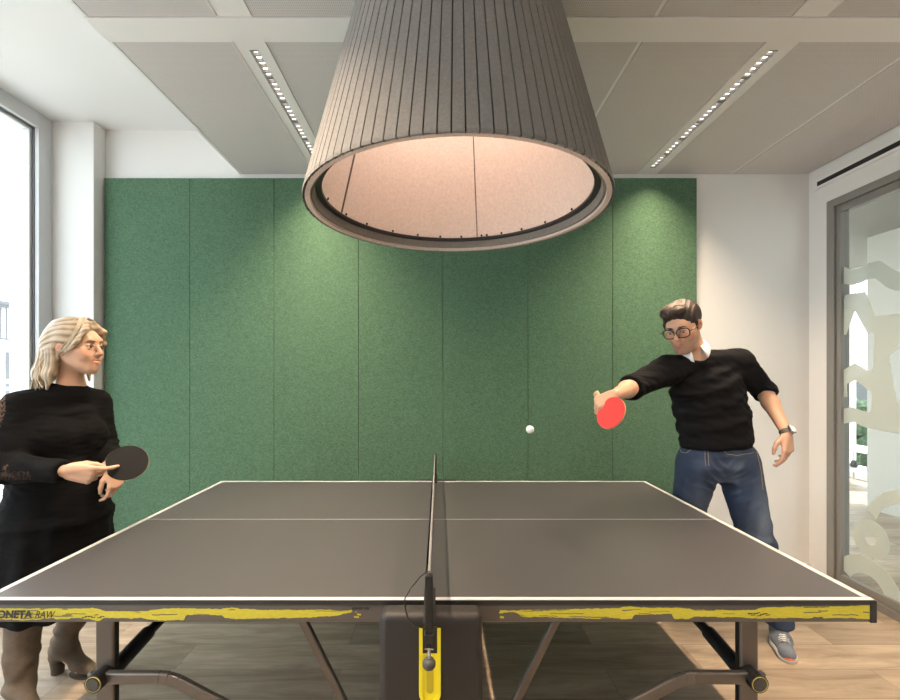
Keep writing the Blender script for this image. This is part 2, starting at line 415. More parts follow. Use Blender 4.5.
box(bm, -19.1, -19.04, 18.5, yb, 4.42, 4.5); box(bm, -19.1, -19.04, 18.5, yb, 2.95, 3.05)
for k in range(10): box(bm, -19.09, -19.05, yb-.05-.25*k, yb-.25*k, 3.0, 4.45)
obj('railing', bm, M['facade_win'], bld)
gb = empty('building', (22, 20, -.7), label='grey flat roofed building far off beyond the corridor window', cat='building')
bm = NB(); box(bm, 20, 26, 20.9, 26, -.7, 1.25); obj('wall', bm, M['grey_facade'], gb)
bm = NB(); box(bm, 19.9, 26.1, 20.8, 26.1, 1.25, 1.35); obj('roof', bm, M['facade_win'], gb)
bm = NB()
for i in range(260):
    c = (random.uniform(9.6, 10.6), random.uniform(8, 16), random.uniform(-.6, .7))
    sph(bm, c, random.uniform(.15, .3), seg=6)
tag(obj('hedge', bm, M['hedge']), 'clipped green hedge outside the corridor window', 'hedge')

# suspended metal ceiling
raft = empty('ceiling', (0, 1.5, ZC), kind='structure')
Y0r, YB0, YB1, Y1r = -1.0, 1.829, 1.961, BY-.005
xs = [(-1.43, -.905), (-.765, -.235), (-.22, .315), (.335, .875), (.895, 1.435), (1.585, 2.12), (2.14, 2.69)]
def slab(name, x0, x1, y0, y1, m, z0=ZC, z1=ZC+.03, bev=.0):
    bm = NB(); box(bm, x0, x1, y0, y1, z0, z1, bev=bev); return obj(name, bm, m, raft)
for x0, x1 in xs:
    slab('ceiling_panel', x0, x1, YB1+.003, Y1r, M['perf']); slab('ceiling_panel', x0, x1, Y0r, YB0-.003, M['perf'])
for a, b in ((YB1+.002, Y1r), (Y0r, YB0-.002)):
    for x0, x1 in ((-.222, -.233), (.317, .333), (.877, .893), (2.122, 2.138)): slab('joint_strip', min(x0, x1), max(x0, x1), a, b, M['strip'], ZC+.002)
    slab('edge_strip', -1.452, -1.432, a, b, M['strip'], ZC-.002, ZP)
slab('crossbeam', -1.452, RX-.002, YB0, YB1, M['beam'], ZC-.004, ZC+.03)
slab('backing', -1.45, RX-.002, Y0r, Y1r, M['plaster'], ZC+.06, ZC+.08)
slab('edge_strip', -1.45, RX-.002, Y0r-.02, Y0r, M['strip'], ZC-.002, ZP)
# light strips: a plate with a row of recessed lenses
def lstrip(xc, y0, y1, ly0, ly1, label):
    t = empty('ceiling_light', (xc, (ly0+ly1)/2, ZC), label=label, cat='ceiling light', group='recessed strip lights in the metal ceiling')
    hw, gw = .069, .020
    bm = NB()
    box(bm, xc-hw, xc-gw, y0, y1, ZC, ZC+.006); box(bm, xc+gw, xc+hw, y0, y1, ZC, ZC+.006)
    if ly0 > y0: box(bm, xc-gw, xc+gw, y0, ly0, ZC, ZC+.006)
    if ly1 < y1: box(bm, xc-gw, xc+gw, ly1, y1, ZC, ZC+.006)
    box(bm, xc-hw-.003, xc-hw, y0, y1, ZC-.003, ZC+.03); box(bm, xc+hw, xc+hw+.003, y0, y1, ZC-.003, ZC+.03)
    obj('mounting_plate', bm, M['strip'], t)
    n = 30; L = ly1-ly0; p = L/n
    bm = NB(); b2 = NB()
    box(b2, xc-gw, xc-gw+.001, ly0, ly1, ZC, ZC+.02); box(b2, xc+gw-.001, xc+gw, ly0, ly1, ZC, ZC+.02)
    for k in range(n+1):
        y = ly0+p*k; box(b2, xc-gw, xc+gw, y-(.004 if k % 5 else .012), y+(.004 if k % 5 else .012), ZC+.001, ZC+.02)
    for k in range(n):
        y = ly0+p*(k+.5); bm = NB(); box(bm, xc-.010, xc+.010, y-p*.19, y+p*.19, ZC+.010, ZC+.016); obj('lens', bm, M['led'], t)
    obj('louvre', b2, M['louvre'], t)
    la = bpy.data.lights.new('led_row', 'AREA'); la.shape = 'RECTANGLE'; la.size = .03; la.size_y = L-.12; la.energy = LED; la.color = (1.0, .77, .54); la.spread = math.radians(108)
    lo = bpy.data.objects.new('led_row', la); COL.objects.link(lo); lo.parent = t; lo.location = (0, -.03, .001)
lstrip(-.835, YB1+.003, Y1r, 2.015, 3.165, 'recessed row of small lights left of the big felt shade, near the green wall')
lstrip(1.51, YB1+.003, Y1r, 2.015, 3.165, 'recessed row of small lights right of the big felt shade, near the green wall')
lstrip(-.835, Y0r, YB0-.003, .45, 1.60, 'white ceiling strip left of the felt shade on the near side of the crossbeam')
lstrip(1.51, Y0r, YB0-.003, .45, 1.60, 'white ceiling strip right of the felt shade on the near side of the crossbeam')

# seven green felt panels on the back wall
edges = [104, 189.8, 274, 358.6, 443, 528, 612.5, 697]
YP = 3.225
ords = ['leftmost', 'second', 'third', 'fourth', 'fifth', 'sixth', 'rightmost']
for i in range(7):
    a = (edges[i]-VX)/F*YP; b = (edges[i+1]-VX)/F*YP
    bm = NB(); box(bm, a+.0012, b-.0012, YP, BY-.001, .08, 2.865, bev=.0025)
    nm = ('%s tall green felt panel on the back wall' % ords[i]) if i in (0, 6) else ('%s tall green felt wall panel, counting from the left' % ords[i])
    tag(obj('acoustic_panel', bm, M['felt_green']), nm, 'wall panel', 'green felt panels on the back wall')
bm = NB(); box(bm, -2.43, RX, BY-.012, BY-.0005, 0, .075); obj('baseboard_back', bm, M['trimwhite'], kind='structure')

# ================================================================== FELT LAMP
LC = Vector((.066, 1.695, 0)); ZR, ZT = 2.066, 2.905; RR, RT = .562, .342
lamp = empty('pendant_lamp', (LC.x, LC.y, ZR), label='huge grey ribbed felt cone lampshade hanging over the table', cat='pendant lamp')
def rad(z): return RR+(RT-RR)*(z-ZR)/(ZT-ZR)
bm = NB(); NS = 96
prof = []
for k in range(NS):
    for (f, dr) in ((.0, -.009), (.10, -.009), (.105, 0), (.995, 0)): prof.append((2*PI*(k+f)/NS, dr))
zz = [ZR, ZR+.01, ZR+.3, ZR+.6, ZT]; rings = []
for z in zz:
    rings.append([bm.verts.new(LC+Vector(((rad(z)+dr-(.003 if z == ZR else 0))*math.cos(a), (rad(z)+dr-(.003 if z == ZR else 0))*math.sin(a), z))) for a, dr in prof])
n = len(prof)
for i in range(len(zz)-1):
    for k in range(n): bm.faces.new((rings[i][k], rings[i][(k+1) % n], rings[i+1][(k+1) % n], rings[i+1][k]))
bm.faces.ensure_lookup_table()
for i, f in enumerate(bm.faces):
    if (i % n) % 4 in (0,): f.material_index = 1
obj('lamp_shade', bm, [M['felt_grey'], M['gap']], lamp)
bm = NB(); lathe(bm, [(RR-.011, ZR+.001), (RR-.028, ZR+.001), (RR-.032, ZR+.03), (RR-.02, ZR+.03)], LC, 96, close=True)
obj('rim', bm, M['felt_rim'], lamp, smooth=False)
bm = NB(); lathe(bm, [(RR-.030, ZR+.012), (RR-.040, ZR+.012), (RR-.046, ZR+.040), (RR-.034, ZR+.040)], LC, 96, close=True)
obj('inner_band', bm, M['felt_grey'], lamp)
bm = NB(); lathe(bm, [(RR-.030, ZR+.040), (RR-.068, ZR+.040), (RR-.069, ZR+.050), (RR-.032, ZR+.050)], LC, 96, close=True)
obj('metal_ring', bm, M['black_metal'], lamp)
bm = NB()
li = [(RR-.068-.262*(z-ZR-.05)*1.0, z) for z in (ZR+.051, ZR+.3, ZR+.6, ZT-.02)]
R0 = lathe(bm, li+[(li[-1][0]+.012, ZT-.02), (li[0][0]+.012, ZR+.051)], LC, 96, close=True)
obj('lining', bm, M['felt_beige'], lamp, smooth=False)
for az in (76, 162):
    bm = NB(); a = math.radians(az)
    p0 = LC+Vector((li[0][0]*math.cos(a)*.999, li[0][0]*math.sin(a)*.999, li[0][1])); p1 = LC+Vector((li[-1][0]*math.cos(a)*.999, li[-1][0]*math.sin(a)*.999, li[-1][1]))
    tube(bm, [p0, p1], .0025 if az < 100 else .005, 6); obj('seam', bm, M['apron'], lamp)
for az in (50, 62, 70.5, 73.5, 85, 97, 110, 125, 142, 158, 178, 35, 15):
    a = math.radians(az); r = RR-.070
    bm = NB(); sph(bm, LC+Vector((r*math.cos(a), r*math.sin(a), ZR+.056)), .0055, seg=8); obj('screw', bm, M['black_metal'], lamp, smooth=True)
bm = NB(); sph(bm, LC+Vector((0, 0, 2.56)), .055); tube(bm, [LC+Vector((0, 0, 2.6)), LC+Vector((0, 0, 2.64))], .02, 12); obj('bulb', bm, M['bulb'], lamp, smooth=True)
bm = NB(); tube(bm, [LC+Vector((0, 0, 2.63)), LC+Vector((0, 0, 2.70))], .028, 16); tube(bm, [LC+Vector((0, 0, 2.70)), LC+Vector((0, 0, ZC-.002))], .006, 8); obj('lamp_holder', bm, M['black_metal'], lamp)
bm = NB()
for k in range(3):
    a = 2*PI*k/3; tube(bm, [LC+Vector((0, 0, ZT-.03)), LC+Vector((RT*.93*math.cos(a), RT*.93*math.sin(a), ZT-.03))], .005, 8)
obj('bracket', bm, M['black_metal'], lamp)

# ================================================================== TABLE
TX, TF, TB, TZ = -.038, 1.367, 2.892, .76
HW = 1.370
GAP = .008
tab = empty('table_tennis_table', (TX, (TF+TB)/2, 0), label='large dark grey table tennis table with white borders and a yellow brushed apron', cat='table tennis table')
for s in (-1, 1):
    x0, x1 = (TX-HW, TX-GAP) if s < 0 else (TX+GAP, TX+HW)
    bm = NB(); box(bm, x0, x1, TF, TB, TZ-.016, TZ, bev=.001); tt = obj('tabletop', bm, M['top'], tab)
    bm = NB(); z0, z1 = TZ, TZ+.0008
    box(bm, x0, x1, TF+.001, TF+.018, z0, z1); box(bm, x0, x1, TB-.021, TB-.001, z0, z1)
    xe = (x0+.001, x0+.021) if s < 0 else (x1-.021, x1-.001)
    box(bm, xe[0], xe[1], TF+.021, TB-.021, z0, z1)
    box(bm, x0+(.021 if s < 0 else 0), x1-(.021 if s > 0 else 0), (TF+TB)/2-.0015, (TF+TB)/2+.0015, z0, z1)
    obj('boundary_line', bm, M['white_line'], tt)
    # apron frame
    za, zb = .692, TZ-.0165
    bm = NB()
    gx = TX-.165 if s < 0 else TX+.165
    box(bm, x0+.003, x1-.003, TF+.001, TF+.028, za, zb, bev=.003); box(bm, x0+.003, x1-.003, TB-.028, TB-.001, za, zb, bev=.003)
    ex = (x0+.001, x0+.03) if s < 0 else (x1-.03, x1-.001)
    box(bm, ex[0], ex[1], TF+.03, TB-.03, za, zb, bev=.003)
    ap = obj('apron', bm, M['apron'], tab)
    bm = NB(); box(bm, x0, x1, TF-.0015, TF+.001, TZ-.013, TZ-.0012); obj('edge_band', bm, M['edge_black'], tab)
    for yy in (TF-.003, TB-.02):
        bm = NB()
        ex = (x0-.004, x0+.016) if s < 0 else (x1-.016, x1+.004)
        box(bm, ex[0], ex[1], yy, yy+.03, za-.001, TZ-.001, bev=.002); obj('corner_cap', bm, M['edge_black'], tab)
    # legs
    lx = TX+s*1.014
    for yy in (1.405, 2.80):
        bm = NB(); box(bm, lx-.029, lx+.029, yy, yy+.032, .03, .742, bev=.008, seg=3); lg = obj('leg', bm, M['leg'], tab, smooth=False)
        bm = NB(); box(bm, lx-.036, lx+.036, yy-.02, yy+.055, 0, .032, bev=.01); obj('foot', bm, M['dark_grey'], lg)
        bm = NB(); xi = lx-s*.0285; box(bm, xi-.002, xi+.002, yy+.008, yy+.024, .10, .70); obj('inner_strip', bm, M['black_metal'], lg)  # last: thin black strip along the inner face of the leg
    # pivot rollers with a yellow ring, tube running back between the legs
    zx = .512
    for yy, d in ((1.352, 1), (2.93, -1)):
        bm = NB(); tube(bm, [(lx-s*.006, yy+d*.001, zx), (lx-s*.006, yy+d*.09, zx)], .027, 24); pv = obj('pivot', bm, M['black_metal'], tab)
        bm = NB(); c = Vector((lx-s*.006, yy, zx)); tube(bm, [c+Vector((.0225*math.cos(a), 0, .0225*math.sin(a))) for a in [2*PI*k/32 for k in range(32)]], .0011, 6, closed=True); obj('ring', bm, M['ring'], pv)
        bm = NB(); tube(bm, [(c.x, yy-d*.002, c.z), (c.x, yy+d*.002, c.z)], .018, 24); obj('pivot_cap', bm, M['dark_grey'], pv)
    bm = NB(); tube(bm, [(lx-s*.012, 1.43, .505), (lx-s*.012, 1.60, .527)], .024, 16); tube(bm, [(lx-s*.012, 1.60, .527), (lx-s*.012, 2.82, .60)], .017, 16); obj('side_tube', bm, M['black_metal'], tab)
    # bent bars to the middle carriage
    for yy in (1.385, 2.90):
        pts = [Vector((lx+s*.03, yy, .513)), Vector((TX+s*.825, yy, .513)), Vector((TX+s*.80, yy, .510)), Vector((TX+s*.77, yy, .500)), Vector((TX+s*.20, yy, .20))]
        bm = NB()
        for a, b in zip(pts[:-1], pts[1:]): bar(bm, a, b+(b-a).normalized()*.004, .022, .036, bev=.005)
        obj('fold_bar', bm, M['leg'], tab)
    for yy in (1.50, 2.76):
        bm = NB(); bar(bm, (TX+.006+s*.455, yy, .69), (TX+.006+s*.185, yy, .145), .022, .026, bev=.004); obj('strut', bm, M['leg'], tab)
    bm = NB(); bar(bm, (TX+s*.46, TF+.03, .715), (TX+s*.46, TB-.03, .715), .03, .04); bar(bm, (TX+s*1.03, TF+.03, .727), (TX+s*1.03, TB-.03, .727), .03, .03); obj('underframe', bm, M['black_metal'], tab)
# middle carriage
for k, (ya, yb, yf) in enumerate(((1.287, 1.362, 1.287), (2.897, 2.972, 2.972))):
    bm = NB(); box(bm, TX+.015-.149, TX+.015+.149, ya, yb, .10, .757, bev=.022, seg=5)
    hs = obj('housing', bm, M['box'], tab, smooth=True)
    sgn = -1 if k == 0 else 1
    yo = yf+sgn*.002
    # yellow U shaped tension slot
    def stad(hw, z0, z1, n=14):
        xc = TX+.012
        return [(xc-hw, yo, z1), (xc+hw, yo, z1)]+[(xc+hw*math.cos(a), yo, z0+hw+hw*math.sin(a)) for a in [-PI*i/n for i in range(n+1)]]
    bm = NB()
    o_ = stad(.031, .505, .725); i_ = stad(.021, .515, .725)
    vo = [bm.verts.new(p) for p in o_]; vi = [bm.verts.new(p) for p in i_]; vo2 = [bm.verts.new(Vector(p)+Vector((0, sgn*.006, 0))) for p in o_]; vi2 = [bm.verts.new(Vector(p)+Vector((0, sgn*.006, 0))) for p in i_]
    nn = len(o_)
    for i in range(nn):
        j = (i+1) % nn
        if i == 0: continue
        bm.faces.new((vo2[i], vo2[j], vi2[j], vi2[i])); bm.faces.new((vo[i], vo[j], vo2[j], vo2[i])); bm.faces.new((vi[i], vi[j], vi2[j], vi2[i]))
    obj('slot_rim', bm, M['yellow'], hs)
    bm = NB(); prism(bm, i_, (0, sgn*.001, 0)); obj('slot', bm, M['yellow'], hs)
    bm = NB(); xc_ = TX+.012; prism(bm, [Vector((xc_-.021, yo+sgn*.001, .65)), Vector((xc_+.021, yo+sgn*.001, .65)), Vector((xc_+.021, yo+sgn*.001, .725)), Vector((xc_-.021, yo+sgn*.001, .725))], (0, sgn*.001, 0)); obj('slot_opening', bm, M['black_metal'], hs)
    bm = NB(); i2 = stad(.010, .535, .62); prism(bm, [Vector(p)+Vector((0, sgn*.001, 0)) for p in i2], (0, sgn*.001, 0)); obj('slot_shade', bm, M['yellow_dark'], hs)  # flat darker yellow patch painting the shade inside the slot
bm = NB(); bar(bm, (TX, 1.36, .17), (TX, 2.90, .17), .16, .10, bev=.01); bar(bm, (TX-.23, 1.50, .145), (TX+.23, 1.50, .145), .05, .05); bar(bm, (TX-.23, 2.76, .145), (TX+.23, 2.76, .145), .05, .05); obj('carriage', bm, M['black_metal'], tab)
for sx in (-1, 1):
    for yy in (1.50, 2.76):
        bm = NB(); tube(bm, [(TX+sx*.20-.015, yy, .075), (TX+sx*.20+.015, yy, .075)], .075, 28); obj('wheel', bm, M['dark_grey'], tab)
        bm = NB(); tube(bm, [(TX+sx*.20-.03, yy, .075), (TX+sx*.20+.03, yy, .075)], .01, 8); bar(bm, (TX+sx*.226, yy, .075), (TX+sx*.226, yy, .14), .008, .02, up=(0, 1, 0)); bar(bm, (TX+sx*.174, yy, .075), (TX+sx*.174, yy, .14), .008, .02, up=(0, 1, 0)); obj('axle', bm, M['chrome'], tab)

# brushed yellow paint on the front apron, drawn as a ragged band; holes are scratches
def brush(px0, px1, seed, env):
    r = random.Random(seed); n = int((px1-px0)/1.6); up = []; lo = []
    a = b = 0
    for i in range(n+1):
        x = px0+(px1-px0)*i/n
        t = np.interp(x, [e[0] for e in env], [e[1] for e in env]); u = np.interp(x, [e[0] for e in env], [e[2] for e in env])
        a = a*.5+r.uniform(-.35, .35); b = b*.5+r.uniform(-.4, .4)
        up.append((x, t+a)); lo.append((x, u+b))
    bm = NB(); Yq = TF+.0003
    # a grid of thin strands so that dark scratches run along the stroke
    rows = 9
    dens = [[(r.random() < .93) for _ in range(n)] for _ in range(rows)]
    for j in range(rows):
        k = 0
        while k < n:
            run = r.randint(3, 16)
            miss = r.random() < (.28 if j in (0, rows-1) else .16 if j in (1, rows-2, 4) else .07)
            for q in range(k, min(k+run, n)):
                f0, f1 = j/rows, (j+1)/rows
                if miss: f1 = f0+.25/rows
                p = [P(up[q][0], up[q][1]+(lo[q][1]-up[q][1])*f0, Yq), P(up[q+1][0], up[q+1][1]+(lo[q+1][1]-up[q+1][1])*f0, Yq),
                     P(up[q+1][0], up[q+1][1]+(lo[q+1][1]-up[q+1][1])*f1, Yq), P(up[q][0], up[q][1]+(lo[q][1]-up[q][1])*f1, Yq)]
                bm.faces.new([bm.verts.new(v) for v in p])
            k += run
    bmesh.ops.remove_doubles(bm, verts=bm.verts, dist=.00005)
    obj('paint_stroke', bm, M['yellow_paint'], tab, label='yellow brushed paint band')
envL = [(-18, 609, 620), (0, 608.2, 620.5), (60, 608.5, 619), (90, 608.5, 619), (92, 607.8, 620), (99, 609, 621.5), (104, 611, 618), (140, 611.3, 618.5), (158, 609.5, 620), (166, 608.3, 620.3), (184, 608.5, 620.3), (186, 608.5, 615), (222, 609, 615.5), (225, 608.3, 619.5), (237, 607.5, 619.3), (240, 608.8, 619), (268, 610, 618.3), (332, 609.8, 616.8), (338, 611, 615.5), (352, 610, 612)]
envR = [(500, 610, 612.2), (515, 610.7, 612.6), (522, 610, 616.8), (560, 609.6, 617.3), (588, 608.8, 618.5), (620, 608, 619), (623, 606.8, 619), (632, 606.6, 618.6), (634, 607, 614.3), (672, 608.2, 614.2), (674, 608, 619), (690, 608.4, 619), (692, 609.5, 617.3), (740, 610.3, 617.3), (755, 610, 618.2), (762, 607.5, 618.6), (775, 607, 618), (850, 606, 618.2), (864, 605, 619.3), (871, 606, 619.5)]
brush(-18, 352, 3, envL); brush(500, 871, 5, envR)
bm = NB(); Yq = TF-.0002
for (a, b, c, d) in ((355, 611.5, 357, 612.5), (357, 613.5, 361, 615.5), (354, 616, 359, 618), (499, 612, 503, 613.5), (500, 616, 504, 618.5), (345, 611, 352, 612)):
    bm.faces.new([bm.verts.new(P(x, y, Yq)) for x, y in ((a, b), (c, b+.4), (c, d), (a, d-.3))])
obj('paint_stroke', bm, M['yellow_paint'], tab, label='yellow brushed paint flecks')
def text(s, px, py, hpx, m, parent, Y=TF-.0012, bold=False, shear=0, sx=1, name='printed_text'):
    cu = bpy.data.curves.new(name, 'FONT'); cu.body = s; cu.size = hpx/F*Y/.70; cu.extrude = .0003; cu.shear = shear
    if bold: cu.offset = cu.size*.04
    o = bpy.data.objects.new(name, cu); COL.objects.link(o)
    me = bpy.data.meshes.new_from_object(o); bpy.data.objects.remove(o)
    L = Vector((0, 0, 0)); p = parent
    while p is not None: L += p.location; p = p.parent
    me.transform(Matrix.Translation(P(px, py, Y)-L) @ Matrix.Rotation(PI/2, 4, 'X') @ Matrix.Scale(sx, 4, (1, 0, 0)))
    return link(name, me, m, parent)
text('SPONETA', -13.2, 618, 7.4, M['print'], tab, bold=True, shear=.12, sx=.97)
text('RAW', 34.5, 618, 7.0, M['print'], tab, shear=.35, sx=.82)
text('sponeta', 352, 609.5, 3.0, M['print'], tab, bold=True, shear=.1, sx=1.25)
# dark little scribble marks on the paint
for (cx, cy) in ((91, 616), (757, 614)):
    bm = NB()
    for k in range(7):
        x = cx-9+k*3; a = random.uniform(-1.6, 1.6)
        p = [P(x, cy+a, TF-.001), P(x+4.5, cy+a-.5, TF-.001), P(x+4.5, cy+a+.35, TF-.001), P(x, cy+a+.8, TF-.001)]
        bm.faces.new([bm.verts.new(v) for v in p])
    obj('paint_mark', bm, M['print'], tab)

# ---- net (clamped on, lifts away)
NX = -.027
net = empty('table_tennis_net', (NX, (TF+TB)/2, TZ), label='black table tennis net with a pale top band and black end posts', cat='net')
y0, y1 = 1.22, 3.035; z0, z1 = TZ+.006, .902
bm = NB()
k = 0; y = y0
while y <= y1:
    box(bm, NX-.0006, NX+.0006, y-.0008, y+.0008, z0, z1); y += .0125
z = z0
while z < z1:
    box(bm, NX-.0006, NX+.0006, y0, y1, z-.0008, z+.0008); z += .0125
obj('mesh', bm, M['net'], net)
bm = NB(); box(bm, NX-.004, NX+.004, y0+.01, y1-.01, z1-.008, z1+.004, bev=.002); obj('top_band', bm, M['tape'], net)
for yy, d in ((1.215, 1), (3.04, -1)):
    bm = NB(); box(bm, NX-.011, NX+.011, yy-.008, yy+.014, TZ-.05, z1+.003, bev=.003); ps = obj('post', bm, M['black_metal'], net)
    bm = NB(); tube(bm, [(NX, yy+.003, z1+.003), (NX, yy+.003, z1+.010)], .008, 14); obj('post_cap', bm, M['dark_grey'], ps)
    bm = NB(); ya, yb = (yy+.012, TF+.06) if d > 0 else (TB-.06, yy+.0)
    box(bm, NX-.016, NX+.016, ya, yb, TZ+.0015, TZ+.010, bev=.002)
    box(bm, NX-.014, NX+.014, yy-.012, yy+.016, TZ-.035, TZ-.012, bev=.003)
    obj('clamp', bm, M['black_metal'], net)
    bm = NB(); tube(bm, [(NX, yy+.002, TZ-.085), (NX, yy+.002, TZ-.03)], .004, 10)
    for q in range(9): tube(bm, [(NX, yy+.002, TZ-.082+q*.005), (NX, yy+.002, TZ-.080+q*.005)], .0052, 10)
    box(bm, NX-.012, NX+.012, yy-.001, yy+.004, TZ-.058, TZ-.054)
    obj('screw', bm, M['chrome'], net)
    bm = NB(); lathe(bm, [(.001, 0), (.014, 0), (.018, .006), (.018, .016), (.013, .024), (.001, .026)], (NX, yy+.002, TZ-.108), 20); obj('knob', bm, M['dark_grey'], net, smooth=True)
bm = NB()
cp = [P(428, 571, 1.205), P(420, 577, 1.195), P(411, 588, 1.19), P(405, 598, 1.19), P(405, 607, 1.195), P(408, 618, 1.20), P(415, 626, 1.205), P(427, 629, 1.208)]
tube(bm, cp, .0017, 8); obj('cord', bm, M['black_metal'], net, smooth=True)

# ---- ball in flight
bm = NB(); sph(bm, P(530, 429.5, 2.2), .02, seg=28)
tag(obj('table_tennis_ball', bm, M['ball'], smooth=True), 'small white ball in the air in front of the green wall', 'ball')
# ================================================================== PEOPLE: signed distance fields turned into one mesh
def V(*a): return np.array(a, dtype=np.float64) if len(a) > 1 else np.array(a[0], dtype=np.float64)
def nrm(v): v = np.asarray(v, float); return v/np.linalg.norm(v)
class Field:
    def __init__(s, lo, hi, h):
        s.h = h; s.lo = V(lo); s.n = np.ceil((V(hi)-s.lo)/h).astype(int)+1
        s.D = np.full(s.n, .25, np.float32)
        s.ax = [(s.lo[i]+h*np.arange(s.n[i])).astype(np.float32) for i in range(3)]
    def sub(s, lo, hi):
        a = np.clip(np.floor((V(lo)-s.lo)/s.h).astype(int), 0, s.n); b = np.clip(np.ceil((V(hi)-s.lo)/s.h).astype(int)+1, 0, s.n)
        sl = tuple(slice(a[i], b[i]) for i in range(3))
        X = s.ax[0][sl[0]][:, None, None]; Y = s.ax[1][sl[1]][None, :, None]; Z = s.ax[2][sl[2]][None, None, :]
        return sl, X, Y, Z
    def put(s, sl, d, k, op):
        D = s.D[sl]
        if D.size == 0: return
        if op == '+':
            if k: hh = np.maximum(k-np.abs(D-d), 0)/k; D[...] = np.minimum(D, d)-hh*hh*k*.25
            else: D[...] = np.minimum(D, d)
        elif op == '-':
            d = -d
            if k: hh = np.maximum(k-np.abs(D-d), 0)/k; D[...] = np.maximum(D, d)+hh*hh*k*.25
            else: D[...] = np.maximum(D, d)
    def cone(s, a, b, r1, r2=None, k=.02, op='+', flat=None, ax=None):
        """tapered capsule; flat<1 squashes it along direction ax"""
        a, b = V(a), V(b); r2 = r1 if r2 is None else r2; m = max(r1, r2)+k+3*s.h
        sl, X, Y, Z = s.sub(np.minimum(a, b)-m, np.maximum(a, b)+m)
        px, py, pz = X-a[0], Y-a[1], Z-a[2]; ba = b-a; L2 = ba@ba
        t = np.clip((px*ba[0]+py*ba[1]+pz*ba[2])/max(L2, 1e-9), 0, 1)
        qx, qy, qz = px-t*ba[0], py-t*ba[1], pz-t*ba[2]
        if flat:
            u = nrm(ax); dt = qx*u[0]+qy*u[1]+qz*u[2]; f = (1/flat**2-1)
            q = np.sqrt(np.maximum(qx*qx+qy*qy+qz*qz+f*dt*dt, 1e-12)); r = r1+(r2-r1)*t
            d = q-r; d = np.where(d < 0, d*flat, d*(flat*.5+.5))
        else: d = np.sqrt(qx*qx+qy*qy+qz*qz)-(r1+(r2-r1)*t)
        s.put(sl, d.astype(np.float32), k, op)
    def ell(s, c, r, R=None, k=.02, op='+'):
        """ellipsoid with radii r in the frame whose columns are R"""
        c, r = V(c), V(r); R = np.eye(3) if R is None else np.asarray(R); m = r.max()+k+3*s.h
        sl, X, Y, Z = s.sub(c-m, c+m); px, py, pz = X-c[0], Y-c[1], Z-c[2]
        q = [(px*R[0, i]+py*R[1, i]+pz*R[2, i]) for i in range(3)]
        k0 = np.sqrt(sum((q[i]/r[i])**2 for i in range(3))); k1 = np.sqrt(sum((q[i]/r[i]**2)**2 for i in range(3)))
        d = k0*(k0-1)/np.maximum(k1, 1e-6); s.put(sl, d.astype(np.float32), k, op)
    def plane(s, p, n, k=0):
        """keep only the side the normal points away from"""
        p, n = V(p), nrm(n); X, Y, Z = s.ax[0][:, None, None], s.ax[1][None, :, None], s.ax[2][None, None, :]
        d = ((X-p[0])*n[0]+(Y-p[1])*n[1]+(Z-p[2])*n[2]).astype(np.float32)
        if k: hh = np.maximum(k-np.abs(s.D-d), 0)/k; s.D = np.maximum(s.D, d)+hh*hh*k*.25
        else: s.D = np.maximum(s.D, d)
    def loft(s, secs, k=.02, steps=10):
        """secs: (centre, lateral radius, depth radius, lateral dir); elliptic sections joined by squashed blobs"""
        for (c0, a0, b0, l0), (c1, a1, b1, l1) in zip(secs[:-1], secs[1:]):
            c0, c1 = V(c0), V(c1); w = nrm(c1-c0)
            l = nrm(V(l0)+V(l1)); l = nrm(l-w*(l@w)); dp = np.cross(w, l)
            L = np.linalg.norm(c1-c0); m = max(a0, a1, b0, b1)+k+3*s.h
            sl, X, Y, Z = s.sub(np.minimum(c0, c1)-m, np.maximum(c0, c1)+m)
            px, py, pz = X-c0[0], Y-c0[1], Z-c0[2]
            t = (px*w[0]+py*w[1]+pz*w[2]); tc = np.clip(t/L, 0, 1); sm = tc*tc*(3-2*tc)*.5+tc*.5
            A = a0+(a1-a0)*sm; B = b0+(b1-b0)*sm
            u = (px*l[0]+py*l[1]+pz*l[2]); v = (px*dp[0]+py*dp[1]+pz*dp[2]); ov = np.abs(t/L-tc)*L
            q = np.sqrt((u/A)**2+(v/B)**2)+1e-6
            d = (q-1)*np.sqrt(u*u+v*v+1e-9)/q
            d = np.where(ov > 0, np.sqrt(np.maximum(d, 0)**2+ov**2)+np.minimum(d, 0)*0, d)
            s.put(sl, d.astype(np.float32), k, '+')
    def mod(s, fn):
        """add a small displacement fn(X,Y,Z) close to the surface"""
        s.D += fn(s.ax[0][:, None, None], s.ax[1][None, :, None], s.ax[2][None, None, :]).astype(np.float32)
    def mesh(s, smooth=1):
        D = s.D; ins = D < 0
        c = np.zeros(np.array(D.shape)-1, np.int8)
        for i in (0, 1):
            for j in (0, 1):
                for q in (0, 1): c += ins[i:i+c.shape[0], j:j+c.shape[1], q:q+c.shape[2]]
        act = np.argwhere((c > 0) & (c < 8)); idx = -np.ones(c.shape, np.int64); idx[tuple(act.T)] = np.arange(len(act))
        acc = np.zeros((len(act), 3)); cnt = np.zeros(len(act))
        for ax in range(3):
            o1, o2 = [a for a in range(3) if a != ax]
            for i in (0, 1):
                for j in (0, 1):
                    p = act.copy(); p[:, o1] += i; p[:, o2] += j; p2 = p.copy(); p2[:, ax] += 1
                    a = D[tuple(p.T)]; b = D[tuple(p2.T)]; mk = (a < 0) != (b < 0)
                    t = np.where(mk, a/np.where(mk, a-b, 1), 0); q = p.astype(float); q[:, ax] += t
                    acc[mk] += q[mk]; cnt[mk] += 1
        vs = acc/cnt[:, None]*s.h+s.lo
        quads = []
